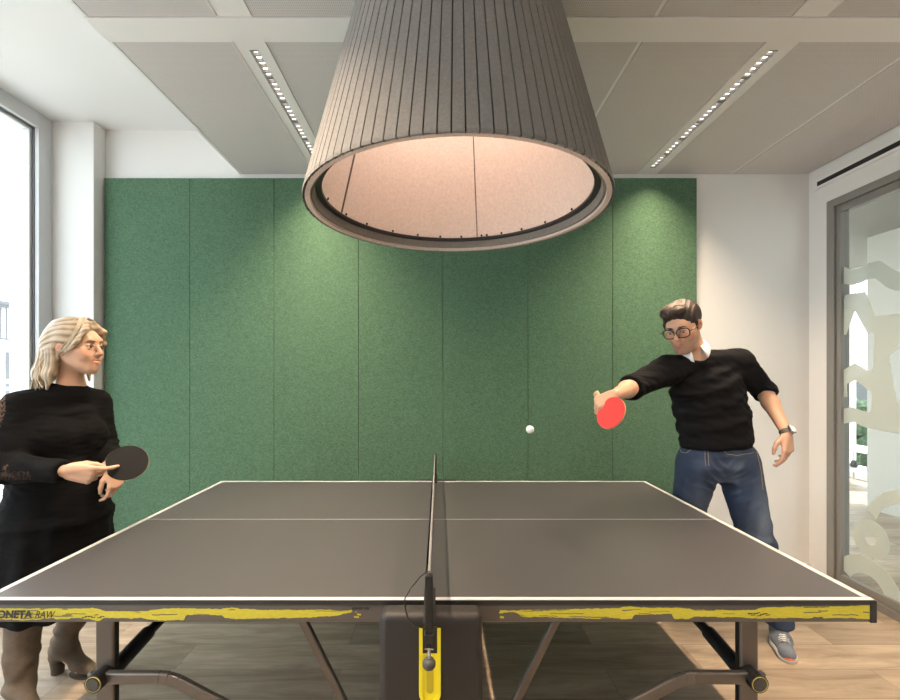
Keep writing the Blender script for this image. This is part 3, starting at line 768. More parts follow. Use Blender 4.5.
        for ax in range(3):
            o1, o2 = (ax+1) % 3, (ax+2) % 3
            sl0 = [slice(None)]*3; sl1 = [slice(None)]*3; sl0[ax] = slice(0, -1); sl1[ax] = slice(1, None)
            e = np.argwhere(ins[tuple(sl0)] != ins[tuple(sl1)])
            ok = (e[:, o1] > 0) & (e[:, o2] > 0) & (e[:, o1] < c.shape[o1]) & (e[:, o2] < c.shape[o2]); e = e[ok]
            f = []
            for i, j in ((-1, -1), (0, -1), (0, 0), (-1, 0)):
                p = e.copy(); p[:, o1] += i; p[:, o2] += j; f.append(idx[tuple(p.T)])
            f = np.stack(f, 1); flip = ~ins[tuple(e.T)]; f[flip] = f[flip][:, ::-1]; quads.append(f)
        qd = np.concatenate(quads)
        for _ in range(smooth):
            ac = np.zeros_like(vs); cn = np.zeros(len(vs))
            for a, b in ((0, 1), (1, 2), (2, 3), (3, 0)):
                for p, q in ((a, b), (b, a)): np.add.at(ac, qd[:, p], vs[qd[:, q]]); np.add.at(cn, qd[:, p], 1)
            vs = vs*.5+.5*ac/cn[:, None]
        return vs, qd
def emit_mesh(name, vs, qd, m, parent, colors=None, **k):
    L = Vector((0, 0, 0)); p = parent
    while p is not None: L += p.location; p = p.parent
    me = bpy.data.meshes.new(name); v = vs-np.array(L)
    me.vertices.add(len(v)); me.vertices.foreach_set('co', v.astype(np.float32).ravel())
    me.loops.add(len(qd)*4); me.loops.foreach_set('vertex_index', qd.astype(np.int32).ravel())
    me.polygons.add(len(qd)); me.polygons.foreach_set('loop_start', np.arange(0, len(qd)*4, 4, dtype=np.int32))
    me.update(calc_edges=True); me.validate()
    me.shade_smooth()
    if colors is not None:
        at = me.color_attributes.new('Col', 'FLOAT_COLOR', 'POINT'); at.data.foreach_set('color', np.concatenate([colors, np.ones((len(v), 1))], 1).astype(np.float32).ravel())
    o = link(name, me, m, parent); return tag(o, **k)
def sstep(x, a, b): t = np.clip((x-a)/(b-a), 0, 1); return t*t*(3-2*t)
def noise3(p, f, seed=0):
    r = np.random.default_rng(seed); o = np.zeros(len(p))
    for i in range(10):
        d = r.normal(size=3); d *= f*(1+i*.25)/np.linalg.norm(d); o += np.sin(p@d+r.uniform(0, 6.28))
    return o/10*2

class Head:
    """local frame: x forward, y to the person's left, z up; origin between the ears"""
    def __init__(s, c, fwd, up, sc=1.0):
        x = nrm(fwd); u = V(up); z = nrm(u-x*(u@x)); y = np.cross(z, x); s.c = V(c); s.R = np.stack([x, y, z], 1); s.sc = sc
    def w(s, x, y, z): return s.c+s.R@(V(x, y, z)*s.sc)
    def loc(s, p): return ((p-s.c)@s.R)/s.sc
    def E(s, F, c, r, k=.01, op='+', rot=None):
        R = s.R if rot is None else s.R@np.array(Euler(rot).to_matrix())
        F.ell(s.w(*c), V(r)*s.sc, R, k=k, op=op)
    def C(s, F, a, b, r1, r2=None, k=.01, op='+'): F.cone(s.w(*a), s.w(*b), r1*s.sc, (r2 or r1)*s.sc, k=k, op=op)
    def skin(s, F, male, smile):
        E, C = s.E, s.C
        E(F, (-.016, 0, .036), (.094, .075, .085), 0)
        E(F, (.016, 0, -.012), (.068, .063, .085), .03)
        if male:
            E(F, (.040, 0, -.062), (.046, .047, .050), .03)
            C(F, (.0, .052, -.055), (.062, .018, -.100), .016, .016, .03); C(F, (.0, -.052, -.055), (.062, -.018, -.100), .016, .016, .03)
            C(F, (.070, -.010, -.103), (.070, .010, -.103), .017, .017, .02)
        else:
            E(F, (.038, 0, -.060), (.046, .046, .048), .03)
            C(F, (.002, .047, -.050), (.060, .012, -.096), .014, .014, .035); C(F, (.002, -.047, -.050), (.060, -.012, -.096), .014, .014, .035)
            C(F, (.068, -.004, -.098), (.068, .004, -.098), .0155, .0155, .02)
        for y in (-1, 1):
            E(F, (.054, y*.040, -.020), (.027, .025, .024), .025)              # cheekbone
            if smile: E(F, (.066, y*.034, -.040), (.021, .019, .019), .018)    # raised cheek
        C(F, (.074, -.030, .030), (.074, .030, .030), .012, .012, .03)         # brow
        for y in (-1, 1): E(F, (.089, y*.031, .006), (.014, .019, .012), .012, '-')   # sockets
        # mouth area, nose
        E(F, (.070, 0, -.064), (.024, .030, .026), .02)
        if male: C(F, (.085, 0, .018), (.114, 0, -.026), .0085, .0108, .010)
        else: C(F, (.083, 0, .016), (.108, 0, -.024), .0075, .0098, .012)
        E(F, (.102, 0, -.031), (.011, .011, .009), .008)
        for y in (-1, 1): E(F, (.094, y*.0125, -.033), (.010, .0065, .0075), .006)
        # lids
        for y in (-1, 1):
            E(F, (.0755, y*.031, .0045), (.0135, .0155, .0125), .004)
            C(F, (.0855, y*.018, .0065), (.0855, y*.043, .0065), .0034, .0034, .004)
            C(F, (.0845, y*.019, -.006), (.0845, y*.042, -.006), .0034, .0034, .005)
        # lips
        w_ = .029 if smile else .023; up_ = .007 if smile else 0
        for y in (-1, 1):
            C(F, (.0935, 0, -.0585), (.079, y*w_, -.0625+up_), .0052, .0028, .004)
            C(F, (.0925, 0, -.0715), (.079, y*w_, -.0640+up_), .0066, .0028, .004)
        if smile:
            for y in (-1, 1): C(F, (.0985, 0, -.0655), (.087, y*.020, -.0635+up_*.7), .0048, .0026, .002, '-')
        else: C(F, (.100, -.018, -.0645), (.100, .018, -.0645), .0022, .0022, .003, '-')
        for y in (-1, 1):
            ez = -.004 if male else -.016
            E(F, (-.010, y*.076, ez), (.016, .0085, .028), .006, rot=(y*-.12, -.15, y*-.35))
            E(F, (-.004, y*.0865, ez+.004), (.008, .006, .013), .004, '-')
    def paint(s, vs, base, male):
        q = s.loc(vs); x, y, z = q.T; n = len(vs); col = np.tile(V(base), (n, 1)); ay = np.abs(y)
        def mix(m, c): m = m[:, None]; col[:] = col*(1-m)+V(c)*m
        near = (np.linalg.norm(q, axis=1) < .17)
        b = V(base)
        mix(near*.45*np.exp(-((x-.07)**2+(ay-.042)**2+(z+.028)**2)/.0006), b*V(1.0, .62, .55))
        mix(near*.5*np.exp(-((x-.108)**2+y**2+(z+.028)**2)/.0003), b*V(1.0, .68, .6))
        mix(near*.55*np.exp(-((ay-.08)**2/.0002+(x+.005)**2/.0006+(z+.0)**2/.001)), b*V(1.05, .6, .5))
        if male:
            st = near*sstep(x, -.01, .03)*sstep(-z, .035, .055)*(1-sstep(-z, .125, .14))*.62
            mix(st, b*V(.42, .40, .42))
        lw = .030 if not male else .024
        zl = -.065+(.007 if not male else 0)*(ay/lw)**2
        lip = near*(x > .070)*(1-sstep(np.abs(z-zl)/np.maximum(.0115*np.sqrt(np.clip(1-(ay/lw)**2, 0, 1)), 1e-4), .75, 1.0))*(ay < lw)
        mix(lip*(.75 if not male else .45), b*V(.85, .38, .36))
        return col
    def eye(s, parent, gaze=(0, 0), dz=0):
        for y in (-1, 1):
            c = s.w(.0765, y*.031, .001+dz)
            bm = NB(); sph(bm, c, .0118*s.sc, seg=24); e = obj('eye', bm, M['eye_white'], parent, smooth=True)
            g = s.R@nrm(V(1, gaze[0], gaze[1])); bm = NB(); tube(bm, [c+g*.0098*s.sc, c+g*.0122*s.sc], .0054*s.sc, 18); obj('iris', bm, M['iris'], e)
            bm = NB(); tube(bm, [c+g*.0110*s.sc, c+g*.0126*s.sc], .0026*s.sc, 14); obj('pupil', bm, M['print'], e)
    def brows(s, parent, m, thick):
        for y in (-1, 1):
            bm = NB(); pts = [s.w(.0885, y*.017, .0035), s.w(.0915, y*.024, .0085), s.w(.0905, y*.034, .0085), s.w(.084, y*.046, .0035)]
            tube(bm, [Vector(p) for p in pts], .0013, 6); obj('eyelashes', bm, M['hair_dark'], parent, smooth=True)
            bm = NB(); pts = [s.w(.0925, y*.012, .0235), s.w(.0925, y*.022, .0265), s.w(.0890, y*.034, .0275), s.w(.080, y*.047, .0235)]
            tube(bm, [Vector(p) for p in pts], .003, 8, radii=[thick*.8, thick, thick*.85, thick*.3]); obj('eyebrow', bm, m, parent, smooth=True)

def hand(F, wr, d, p, t, curl, thumb, sc=1.0, spread=.05, sq=.55):
    """wrist wr, finger direction d, palm-facing direction p, thumb-side direction t"""
    wr, d = V(wr), nrm(d); p = V(p); p = nrm(p-d*(d@p)); t0 = V(t); s_ = np.cross(p, d); s_ = s_ if s_@t0 > 0 else -s_
    offs = [.030, .0095, -.011, -.030]; ln = [(.043, .026, .021), (.047, .030, .022), (.043, .028, .022), (.034, .021, .019)]; kz = [.088, .092, .087, .079]; rr = [.0094, .0097, .0092, .0082]
    kn = []
    for i in range(4):
        k0 = wr+(d*kz[i]+s_*offs[i])*sc; kn.append(k0)
        F.cone(wr+s_*offs[i]*.55*sc+d*.012*sc, k0, .0150*sc, .0120*sc, k=.012*sc)
    F.cone(wr+s_*.014*sc+d*.02*sc, wr+s_*.022*sc+d*.05*sc+p*.006*sc, .0175*sc, .014*sc, k=.012)
    F.cone(wr-s_*.018*sc+d*.02*sc, wr-s_*.025*sc+d*.055*sc+p*.004*sc, .015*sc, .012*sc, k=.012)
    tips = []
    for i in range(4):
        c = curl[i] if isinstance(curl, (list, tuple)) else curl
        a = 0; q = kn[i]; lat = s_*(1.5-i)*spread; r0 = rr[i]*sc
        angs = c if isinstance(c, (list, tuple)) else (c, c*1.15, c*.8)
        for j in range(3):
            a += angs[j]; dd = nrm(d*math.cos(a)+p*math.sin(a)+lat*(math.cos(a) if a < 1.5 else 0)); q2 = q+dd*ln[i][j]*sc
            F.cone(q, q2, r0*(1-.08*j), r0*(1-.08*(j+1)), k=.0035 if j else .006); q = q2
        tips.append(q)
    q = wr+(s_*.022+d*.022+p*.008)*sc
    for (dd, L, r1, r2) in ((thumb[0], .040, .0150, .0115), (thumb[1], .032, .0115, .0100), (thumb[2], .026, .0100, .0078)):
        D_ = nrm(d*dd[0]+s_*dd[1]+p*dd[2]); q2 = q+D_*L*sc; F.cone(q, q2, r1*sc, r2*sc, k=.006); q = q2
    return kn, tips
def cut(F, p, n, R):
    """flat cut across a limb end: inside the ball (p, R) keep only the side the normal points away from"""
    p, n = V(p), nrm(n); sl, X, Y, Z = F.sub(p-R, p+R); D = F.D[sl]
    d = ((X-p[0])*n[0]+(Y-p[1])*n[1]+(Z-p[2])*n[2]).astype(np.float32); r2 = (X-p[0])**2+(Y-p[1])**2+(Z-p[2])**2
    m = (r2 < R*R); D[...] = np.where(m, np.maximum(D, d), D)
Field.cut = cut
def normals(vs, qd):
    a = vs[qd[:, 2]]-vs[qd[:, 0]]; b = vs[qd[:, 3]]-vs[qd[:, 1]]; n = np.cross(a, b); o = np.zeros_like(vs)
    for i in range(4): np.add.at(o, qd[:, i], n)
    return o/np.maximum(np.linalg.norm(o, axis=1), 1e-9)[:, None]
def pix(px, py, Y): return V((px-VX)/F_*Y, Y, 1.45-(py-VY)/F_*Y)
F_ = 447.5
M['eye_white'] = mat('eye_white', (.75, .72, .68), .25); M['iris'] = mat('grey_brown_iris', (.10, .07, .05), .2)
M['skin_f'] = mat('fair_skin', (.6, .4, .3), .48, sss=.12, attr='Col', spec=.4)
M['hair_f'] = mat('blonde_hair', (.5, .4, .25), .42, attr='Col', spec=.45)
M['hair_m'] = mat('brown_hair', (.1, .06, .04), .58, attr='Col', spec=.45)
M['knit'] = mat('black_knit', (.012, .012, .013), .9, spec=.2, noise=(160, .3), bump=(320, .5, .002))
M['sweater'] = mat('black_fine_wool', (.0085, .008, .009), .95, spec=.12, bump=(300, .4, .0015))
M['dress'] = mat('black_dress_cloth', (.012, .012, .013), .95, spec=.1, attr='Col', bump=(150, .6, .003))
M['denim'] = mat('blue_denim', (.06, .10, .18), .8, attr='Col', noise=(180, .18), bump=(400, .4, .001))
M['suede'] = mat('taupe_suede', (.155, .118, .088), .9, spec=.2, noise=(20, .16), bump=(200, .3, .001))
M['heel'] = mat('stacked_heel', (.07, .05, .035), .6)
M['shirt'] = mat('white_cotton', (.78, .78, .80), .8)
M['specs'] = mat('dark_brown_acetate', (.035, .015, .010), .3)
M['stitch'] = mat('pale_stitching', (.36, .27, .17), .8)
M['shoe'] = mat('grey_mesh_shoe', (.17, .185, .22), .8, noise=(220, .2), bump=(300, .5, .001))
M['sole'] = mat('white_rubber_sole', (.72, .71, .70), .6)
M['orange'] = mat('orange_rubber', (.95, .16, .02), .5)
M['strapm'] = mat('dark_olive_strap', (.06, .055, .045), .6)
M['teeth'] = mat('teeth', (.80, .77, .70), .3)

def lips_teeth(H, parent):
    # a strip of upper teeth in the open smile
    bm = NB(); pts = []
    for k in range(9):
        t = -1+2*k/8; pts.append(Vector(H.w(.0915-.009*t*t, t*.018, -.0640+.0045*t*t)))
    tube(bm, pts, .0042, 8); obj('teeth', bm, M['teeth'], parent, smooth=True)

# ------------------------------------------------------------------ the man
def build_man():
    root = empty('person', (1.58, 2.5, 0), label='dark-haired man in glasses, black sweater and jeans reaching out with a red bat', cat='person')
    H = Head(pix(682.5, 326.5, 2.40), (-.66, -.62, -.42), (-.10, 0, 1), 1.07)
    nb = pix(695, 355, 2.455); SR, SL = pix(666, 371, 2.43), pix(738, 363, 2.51)
    ER, WR = pix(632, 387, 2.28), pix(615, 395, 2.09)
    EL, WL = pix(764, 391, 2.60), pix(786.5, 433, 2.42)
    HR, HL = pix(698, 463, 2.54), pix(738, 463, 2.53)
    KR, KL = pix(684, 530, 2.68), pix(757, 545, 2.46)
    AR = V(pix(668, 586, 2.85)); AL = pix(779, 622, 2.42)
    lat = nrm(SL-SR)
    tors = [(pix(717, 466, 2.54), .155, .10, lat), (pix(717, 438, 2.54), .155, .10, lat), (pix(711, 405, 2.52), .150, .10, lat), (pix(704, 385, 2.50), .135, .09, lat), (pix(700, 368, 2.48), .10, .065, lat)]
    F = Field((.62, 1.88, -.01), (2.0, 3.0, 1.90), .0044)
    H.skin(F, True, False)
    F.cone(H.w(-.03, 0, -.03), nb, .056, .060, k=.03); F.cone(nb, tors[-1][0], .054, .06, k=.02)
    F.loft(tors, k=.03)
    F.cone(nb-V(0, 0, .03), SR, .042, .055, k=.03); F.cone(nb-V(0, 0, .03), SL, .042, .055, k=.03)
    for a, b, c in ((SR, ER, WR), (SL, EL, WL)):
        F.cone(a, b, .056, .044, k=.03); m = b+(c-b)*.3; F.cone(b, m, .043, .042, k=.02); F.cone(m, c, .042, .026, k=.02, flat=None)
    for a, b, c in ((HR, KR, AR), (HL, KL, AL)):
        F.cone(a, b, .088, .056, k=.03); m = b+(c-b)*.3; F.cone(b, m, .054, .054, k=.02); F.cone(m, c, .052, .036, k=.02)
    for A, T in ((AR, V(-.10, -.17, 0)), (AL, V(-.09, -.18, 0))): F.cone(A-V(0, 0, .03), A+T*.55-V(0, 0, .065), .032, .022, k=.02)
    # hands
    dl = nrm(pix(790, 474, 2.38)-WL); tl = V(-.90, -.42, .0)
    hand(F, WL+dl*.004, dl, np.cross(dl, tl), tl, [.28, .42, .52, .6], [(.62, .55, .35), (.9, .25, .25), (.95, .0, .25)], 1.06)
    dr = nrm(V(-.85, .10, -.42)); tr = V(.1, -.80, -.6); tr = nrm(tr-dr*(tr@dr)); pr = np.cross(tr, dr)
    hand(F, WR, dr, pr, tr, [(1.1, 1.35, .7), (1.2, 1.4, .8), (1.25, 1.4, .8), (1.3, 1.4, .8)], [(.45, .75, .5), (.3, .7, .6), (.5, .3, .8)], 1.0, spread=.02)
    vs, qd = F.mesh(1); base = (.55, .32, .215)
    body = emit_mesh('body', vs, qd, M['skin_f'], root, H.paint(vs, base, True)); del F
    H.eye(body, gaze=(0, -.25), dz=0); H.brows(body, M['hair_dark'], .0034)
    # hair
    F = Field(H.c-.17, H.c+.17, .003)
    H.E(F, (-.022, 0, .044), (.103, .083, .088), 0)
    H.E(F, (.052, -.010, .096), (.052, .058, .030), .02, rot=(.12, -.10, 0))
    H.E(F, (.040, -.020, .112), (.050, .044, .020), .02, rot=(.2, -.1, 0))
    H.C(F, (.018, .074, .025), (.014, .073, -.022), .008, .006, .012); H.C(F, (.018, -.074, .025), (.014, -.073, -.022), .008, .006, .012)
    H.C(F, (-.075, .03, -.03), (-.075, -.03, -.03), .03, .03, .03)
    H.E(F, (.098, .004, -.004), (.062, .074, .074), .010, '-')
    H.E(F, (.055, 0, -.05), (.070, .10, .055), .01, '-')
    for y in (-1, 1): H.E(F, (-.006, y*.086, -.008), (.026, .028, .036), .006, '-')
    F.plane(H.w(-.05, 0, -.066), H.R@V(.25, 0, -1), .01)
    vs, qd = F.mesh(1); q = H.loc(vs); n = normals(vs, qd)
    ph = q[:, 1]*260+q[:, 0]*60+3*np.sin(q[:, 0]*40+q[:, 2]*30)
    vs = vs+n*(np.sin(ph)*.0013+np.sin(ph*2.3+1)*.0008)[:, None]
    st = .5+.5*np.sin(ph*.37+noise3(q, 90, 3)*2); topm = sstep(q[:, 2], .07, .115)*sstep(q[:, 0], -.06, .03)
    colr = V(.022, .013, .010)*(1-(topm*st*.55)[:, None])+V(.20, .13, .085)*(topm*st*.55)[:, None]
    emit_mesh('hair', vs, qd, M['hair_m'], root, colr)
    # glasses
    g = empty('glasses', tuple(H.w(.1, 0, 0)-V(root.location)), ); g.parent = root
    fr = NB()
    for y in (-1, 1):
        cx = y*.033; pts = []
        for k in range(28):
            a = 2*PI*k/28; ca, sa = math.cos(a), math.sin(a); e = .72
            yy = cx+.0275*math.copysign(abs(ca)**e, ca); zz = .000+.0230*math.copysign(abs(sa)**e, sa)
            pts.append(Vector(H.w(.1085-abs(yy)*.14-abs(yy)**2*2.0, yy, zz)))
        b = NB(); tube(b, pts, .0031, 8, closed=True); obj('rim', b, M['specs'], g, smooth=True)
        b = NB(); c_ = [b.verts.new(p) for p in pts]; b.faces.new(c_); obj('lens', b, M['glass'], g)
        b = NB(); tube(b, [Vector(H.w(.096, y*.060, .006)), Vector(H.w(.085, y*.079, .006)), Vector(H.w(.0, y*.084, .008)), Vector(H.w(-.012, y*.082, -.002))], .0020, 8); obj('temple', b, M['specs'], g, smooth=True)
    b = NB(); tube(b, [Vector(H.w(.1065, -.008, .006)), Vector(H.w(.110, 0, .008)), Vector(H.w(.1065, .008, .006))], .0019, 8); obj('bridge', b, M['specs'], g, smooth=True)
    # sweater
    F = Field((.80, 2.10, .98), (2.0, 2.76, 1.68), .0044)
    g_ = .020
    ts = [(pix(717, 452, 2.54), .186, .125, lat), (pix(717, 440, 2.54), .205, .140, lat), (pix(714, 420, 2.53), .205, .140, lat), (pix(709, 400, 2.52), .205, .138, lat), (pix(704, 384, 2.50), .198, .132, lat), (pix(702, 373, 2.49), .165, .105, lat), (pix(700, 364, 2.48), .10, .070, lat)]
    F.loft(ts, k=.05)
    F.cone(nb-V(0, 0, .035), SR-V(0, 0, .0), .058, .074, k=.035); F.cone(nb-V(0, 0, .03), SL, .058, .074, k=.035)
    F.cone(SR, ER, .078, .060, k=.035); F.cone(SL, EL, .078, .062, k=.035)
    dR = nrm(WR-ER); dL = nrm(WL-EL); F.cone(ER, ER+dR*.05, .060, .056, k=.02); F.cone(EL, EL+dL*.04, .062, .058, k=.02)
    F.cone(ER+dR*.015, ER+dR*.018, .062, k=.01); F.cone(EL+dL*.012, EL+dL*.016, .064, k=.01)
    F.cut(ER+dR*.034, dR, .10); F.cut(EL+dL*.034, dL, .10)
    F.plane(pix(717, 449, 2.54)-V(0, .0, .0), (-.03, 0, -1), .006)
    nc = pix(694, 354, 2.445); nd = nrm(H.w(-.035, 0, -.05)-nc); F.cone(nc+nd*.012, nc+nd*.17, .072, .078, k=.012, op='-')
    F.cone(nc+V(.004, -.04, .05), nc+V(.004, -.082, -.008), .045, .010, k=.01, op='-')
    vs, qd = F.mesh(2); n = normals(vs, qd)
    t = vs
    w1 = noise3(t*V(1, 1, 2.2), 22, 5)*.0035+noise3(t*V(1, 1, 1.6), 45, 9)*.0018
    rib = np.exp(-((t[:, 2]-(ts[0][0][2]+.012))/.02)**2)*.004
    el = np.exp(-(np.linalg.norm(t-EL, axis=1)/.10)**2)+np.exp(-(np.linalg.norm(t-ER, axis=1)/.10)**2)
    w2 = el*np.sin(((t-EL)@dL)*230+noise3(t, 30, 2)*2)*.0022
    diag = np.exp(-((t[:, 0]-1.72)/.09)**2-((t[:, 2]-1.30)/.14)**2)*np.sin(t[:, 0]*70+t[:, 2]*120)*.0035
    vs = vs+n*(w1+w2-rib+diag)[:, None]
    emit_mesh('sweater', vs, qd, M['sweater'], root)
    # shirt: a little of the chest in the neckline and the folded collar
    ax = nd; fwd = nrm(V(-.25, -1, 0)); fwd = nrm(fwd-ax*(fwd@ax)); sd = np.cross(ax, fwd)
    bm = NB(); N = 40; R_ = []
    for k in range(N+1):
        a = math.radians(-158+316*k/N); fr_ = max(0, (abs(a)-1.7)/1.06)          # angle from the back
        dirv = -fwd*math.cos(a)+sd*math.sin(a)
        drop = .012+.034*fr_**1.3; rin = .062-.002*fr_; ro = .080+.014*fr_; top = .046-.016*fr_
        pr_ = [(rin, -.012), (rin+.002, top), (rin+.006, top+.004), (ro, top-drop-.014), (ro-.004, top-drop-.017), (rin+.006, top-.006), (rin+.004, -.012)]
        R_.append([bm.verts.new(Vector(nc+ax*(h+.008)+dirv*r)) for r, h in pr_])
    for A, B in zip(R_[:-1], R_[1:]):
        m = len(A)
        for i in range(m): bm.faces.new((A[i], A[(i+1) % m], B[(i+1) % m], B[i]))
    bm.faces.new(R_[0]); bm.faces.new(R_[-1])
    obj('shirt_collar', bm, M['shirt'], root, smooth=True, label='white shirt collar')
    # jeans
    F = Field((1.15, 2.15, .05), (2.05, 3.05, 1.16), .0050)
    F.loft([(pix(717, 437, 2.54), .180, .122, lat), (pix(717, 452, 2.54), .190, .126, lat), (pix(717, 464, 2.54), .182, .128, lat), (pix(717, 478, 2.54), .12, .10, lat)], k=.05)
    F.cone(HR-V(0, 0, .01), KR, .112, .080, k=.045); F.cone(HL-V(0, 0, .01), KL, .114, .082, k=.045)
    F.cone(KR, AR, .080, .066, k=.03); F.cone(KL, AL, .082, .068, k=.03)
    F.cut(AR-V(0, 0, .015), (0, 0, -1), .1); F.cut(AL-V(0, 0, .015), (0, 0, -1), .1)
    vs, qd = F.mesh(1); n = normals(vs, qd); t = vs
    cr = pix(716, 484, 2.50); rr_ = np.linalg.norm((t-cr)*V(1, .6, 1), axis=1)
    whisk = np.exp(-(rr_/.14)**2)*np.sin((t[:, 2]-cr[2])*110-np.abs(t[:, 0]-cr[0])*90+noise3(t, 16, 4)*3.5)*np.clip(.5+noise3(t, 25, 14), 0, 1)
    kn_ = (np.exp(-((t[:, 2]-KL[2]-.02)/.12)**2)+np.exp(-((t[:, 2]-.22)/.12)**2))*np.sin(t[:, 2]*60+t[:, 0]*40+noise3(t, 14, 6)*4)
    wr_ = whisk*.005+kn_*.004+noise3(t*V(1, 1, .8), 20, 8)*.003
    vs = vs+n*wr_[:, None]
    fade = np.clip(.5+.5*noise3(t*V(1, 1, .4), 14, 11), 0, 1)*.35+.35*np.clip(whisk, 0, 1)
    front = np.clip(-n[:, 1], 0, 1)**2; thigh = np.exp(-((t[:, 2]-.68)/.20)**2)
    fade = np.clip(fade*(.3+.7*front)*1.3+.55*front*thigh*np.clip(.7+.6*noise3(t*V(1, 1, .25), 30, 21), .1, 1)-.16, 0, 1)
    colj = V(.016, .030, .066)*(1-fade[:, None])+V(.17, .21, .27)*fade[:, None]
    jo = emit_mesh('jeans', vs, qd, M['denim'], root, colj)
    from mathutils.bvhtree import BVHTree
    tree = BVHTree.FromPolygons([tuple(v) for v in vs], [tuple(q) for q in qd])
    def onto(px, py):
        o = Vector((0, 0, 1.45)); d = (P(px, py, 1)-o).normalized(); h = tree.ray_cast(o, d)
        return h[0]-d*.002 if h[0] else None
    for pl in ([(722, 449), (727, 454), (737, 455.5), (757, 452)], [(680, 449), (681, 452), (686, 453), (691, 449.5)], [(705, 450), (705, 460), (706, 466)], [(708, 450), (708.5, 460), (709, 466)], [(757, 452), (761, 470), (763, 490)]):
        bm = NB(); pp = []
        for a, b in zip(pl[:-1], pl[1:]):
            for k in range(4): pp.append(onto(a[0]+(b[0]-a[0])*k/4, a[1]+(b[1]-a[1])*k/4))
        pp.append(onto(*pl[-1])); pp = [p for p in pp if p is not None]
        if len(pp) < 3: bm.free(); continue
        tube(bm, pp, .0011, 6); obj('stitching', bm, M['stitch'], jo)
    # shoes
    def shoe(A, T, toe_tag=True):
        T = nrm(V(T[0], T[1], 0)); up = V(0, 0, 1); sdv = np.cross(up, T); o = V(A[0], A[1], 0)-T*.065
        R3 = np.stack([T, sdv, up], 1); Lp = lambda x, y, z: o+R3@V(x, y, z)
        F = Field(o+R3@V(.13, 0, .07)-.24, o+R3@V(.13, 0, .07)+.24, .004)
        F.cone(Lp(.035, 0, .055), Lp(.12, 0, .050), .036, .040, k=.02); F.cone(Lp(.12, 0, .045), Lp(.235, .004, .036), .044, .033, k=.03, flat=.8, ax=up)
        F.cone(Lp(.045, 0, .06), Lp(.065, 0, .115), .038, .044, k=.02)
        F.plane(Lp(0, 0, .026), (0, 0, -1)); F.cut(Lp(.065, 0, .112), up, .09); F.cone(Lp(.235, 0, .036), Lp(.238, 0, .036), .030, k=.02, flat=.75, ax=up); F.cone(Lp(.07, 0, .10), Lp(.07, 0, .16), .032, k=.004, op='-')
        vs, qd = F.mesh(1); so = emit_mesh('shoe', vs, qd, M['shoe'], root)
        F = Field(o+R3@V(.13, 0, .03)-.2, o+R3@V(.13, 0, .03)+.2, .004)
        F.cone(Lp(.035, 0, .02), Lp(.12, 0, .02), .040, .041, k=.02); F.cone(Lp(.12, 0, .02), Lp(.225, .004, .02), .047, .043, k=.03)
        F.plane(Lp(0, 0, .032), (0, 0, 1), .006); F.plane(Lp(0, 0, .001), (0, 0, -1), .004)
        vs, qd = F.mesh(1); emit_mesh('sole', vs, qd, M['sole'], so)
        F = Field(Lp(.235, 0, .03)-.07, Lp(.235, 0, .03)+.07, .003)
        F.cone(Lp(.235, .004, .030), Lp(.249, .004, .024), .034, .027, k=.01, flat=.6, ax=up); F.plane(Lp(.236, 0, 0), -T); F.plane(Lp(0, 0, .020), (0, 0, -1), .004)
        vs, qd = F.mesh(1); emit_mesh('toe_cap', vs, qd, M['orange'], so)
        for k in range(6):
            x = .118+.015*k; z = .090-.16*(x-.118); bm = NB()
            tube(bm, [Vector(Lp(x, -.022, z-.012)), Vector(Lp(x, -.010, z)), Vector(Lp(x, .010, z)), Vector(Lp(x, .022, z-.012))], .0042, 8, flat=.5); obj('lace', bm, M['shirt'], so, smooth=True)
    shoe(AL, (-.45, -.9, 0)); shoe(AR, (-.3, -1, 0))
    # watch
    c = WL-nrm(WL-EL)*.004; ax = nrm(WL-EL); a_, b_, _ = frame_to(ax); a_, b_ = V(a_), V(b_)
    wroot = empty('watch', tuple(c-V(root.location))); wroot.parent = root
    bm = NB(); R_ = []
    for k in range(32):
        th = 2*PI*k/32; dv = a_*math.cos(th)+b_*math.sin(th)
        R_.append([bm.verts.new(Vector(c+dv*r+ax*h)) for r, h in ((.0285, -.011), (.0315, -.011), (.0315, .011), (.0285, .011))])
    for k in range(32):
        A, B = R_[k], R_[(k+1) % 32]
        for i in range(4): bm.faces.new((A[i], A[(i+1) % 4], B[(i+1) % 4], B[i]))
    obj('strap', bm, M['strapm'], wroot, smooth=False)
    fd = nrm(V(.25, -.95, .0)-ax*(V(.25, -.95, 0)@ax)); s3 = np.cross(ax, fd)
    def face(x0, x1, y0, y1, z0, z1, bev):
        b = NB(); box(b, x0, x1, y0, y1, z0, z1, bev=bev)
        b.transform(Matrix(((s3[0], ax[0], fd[0], c[0]), (s3[1], ax[1], fd[1], c[1]), (s3[2], ax[2], fd[2], c[2]), (0, 0, 0, 1)))); return b
    obj('watch_case', face(-.020, .020, -.021, .021, .028, .040, .005), M['chrome'], wroot)
    obj('dial', face(-.0165, .0165, -.0175, .0175, .0395, .0412, .0005), M['dial'], wroot, label='pale glossy watch face')
    # bat
    gc = WR+dr*.060+pr*.018+V(-.014, 0, .016)
    paddle('bright red table tennis bat in the hand of the man', gc, V(.12, -.84, -.50), V(-.82, -.36, .42), M['red'], M['rubber'])

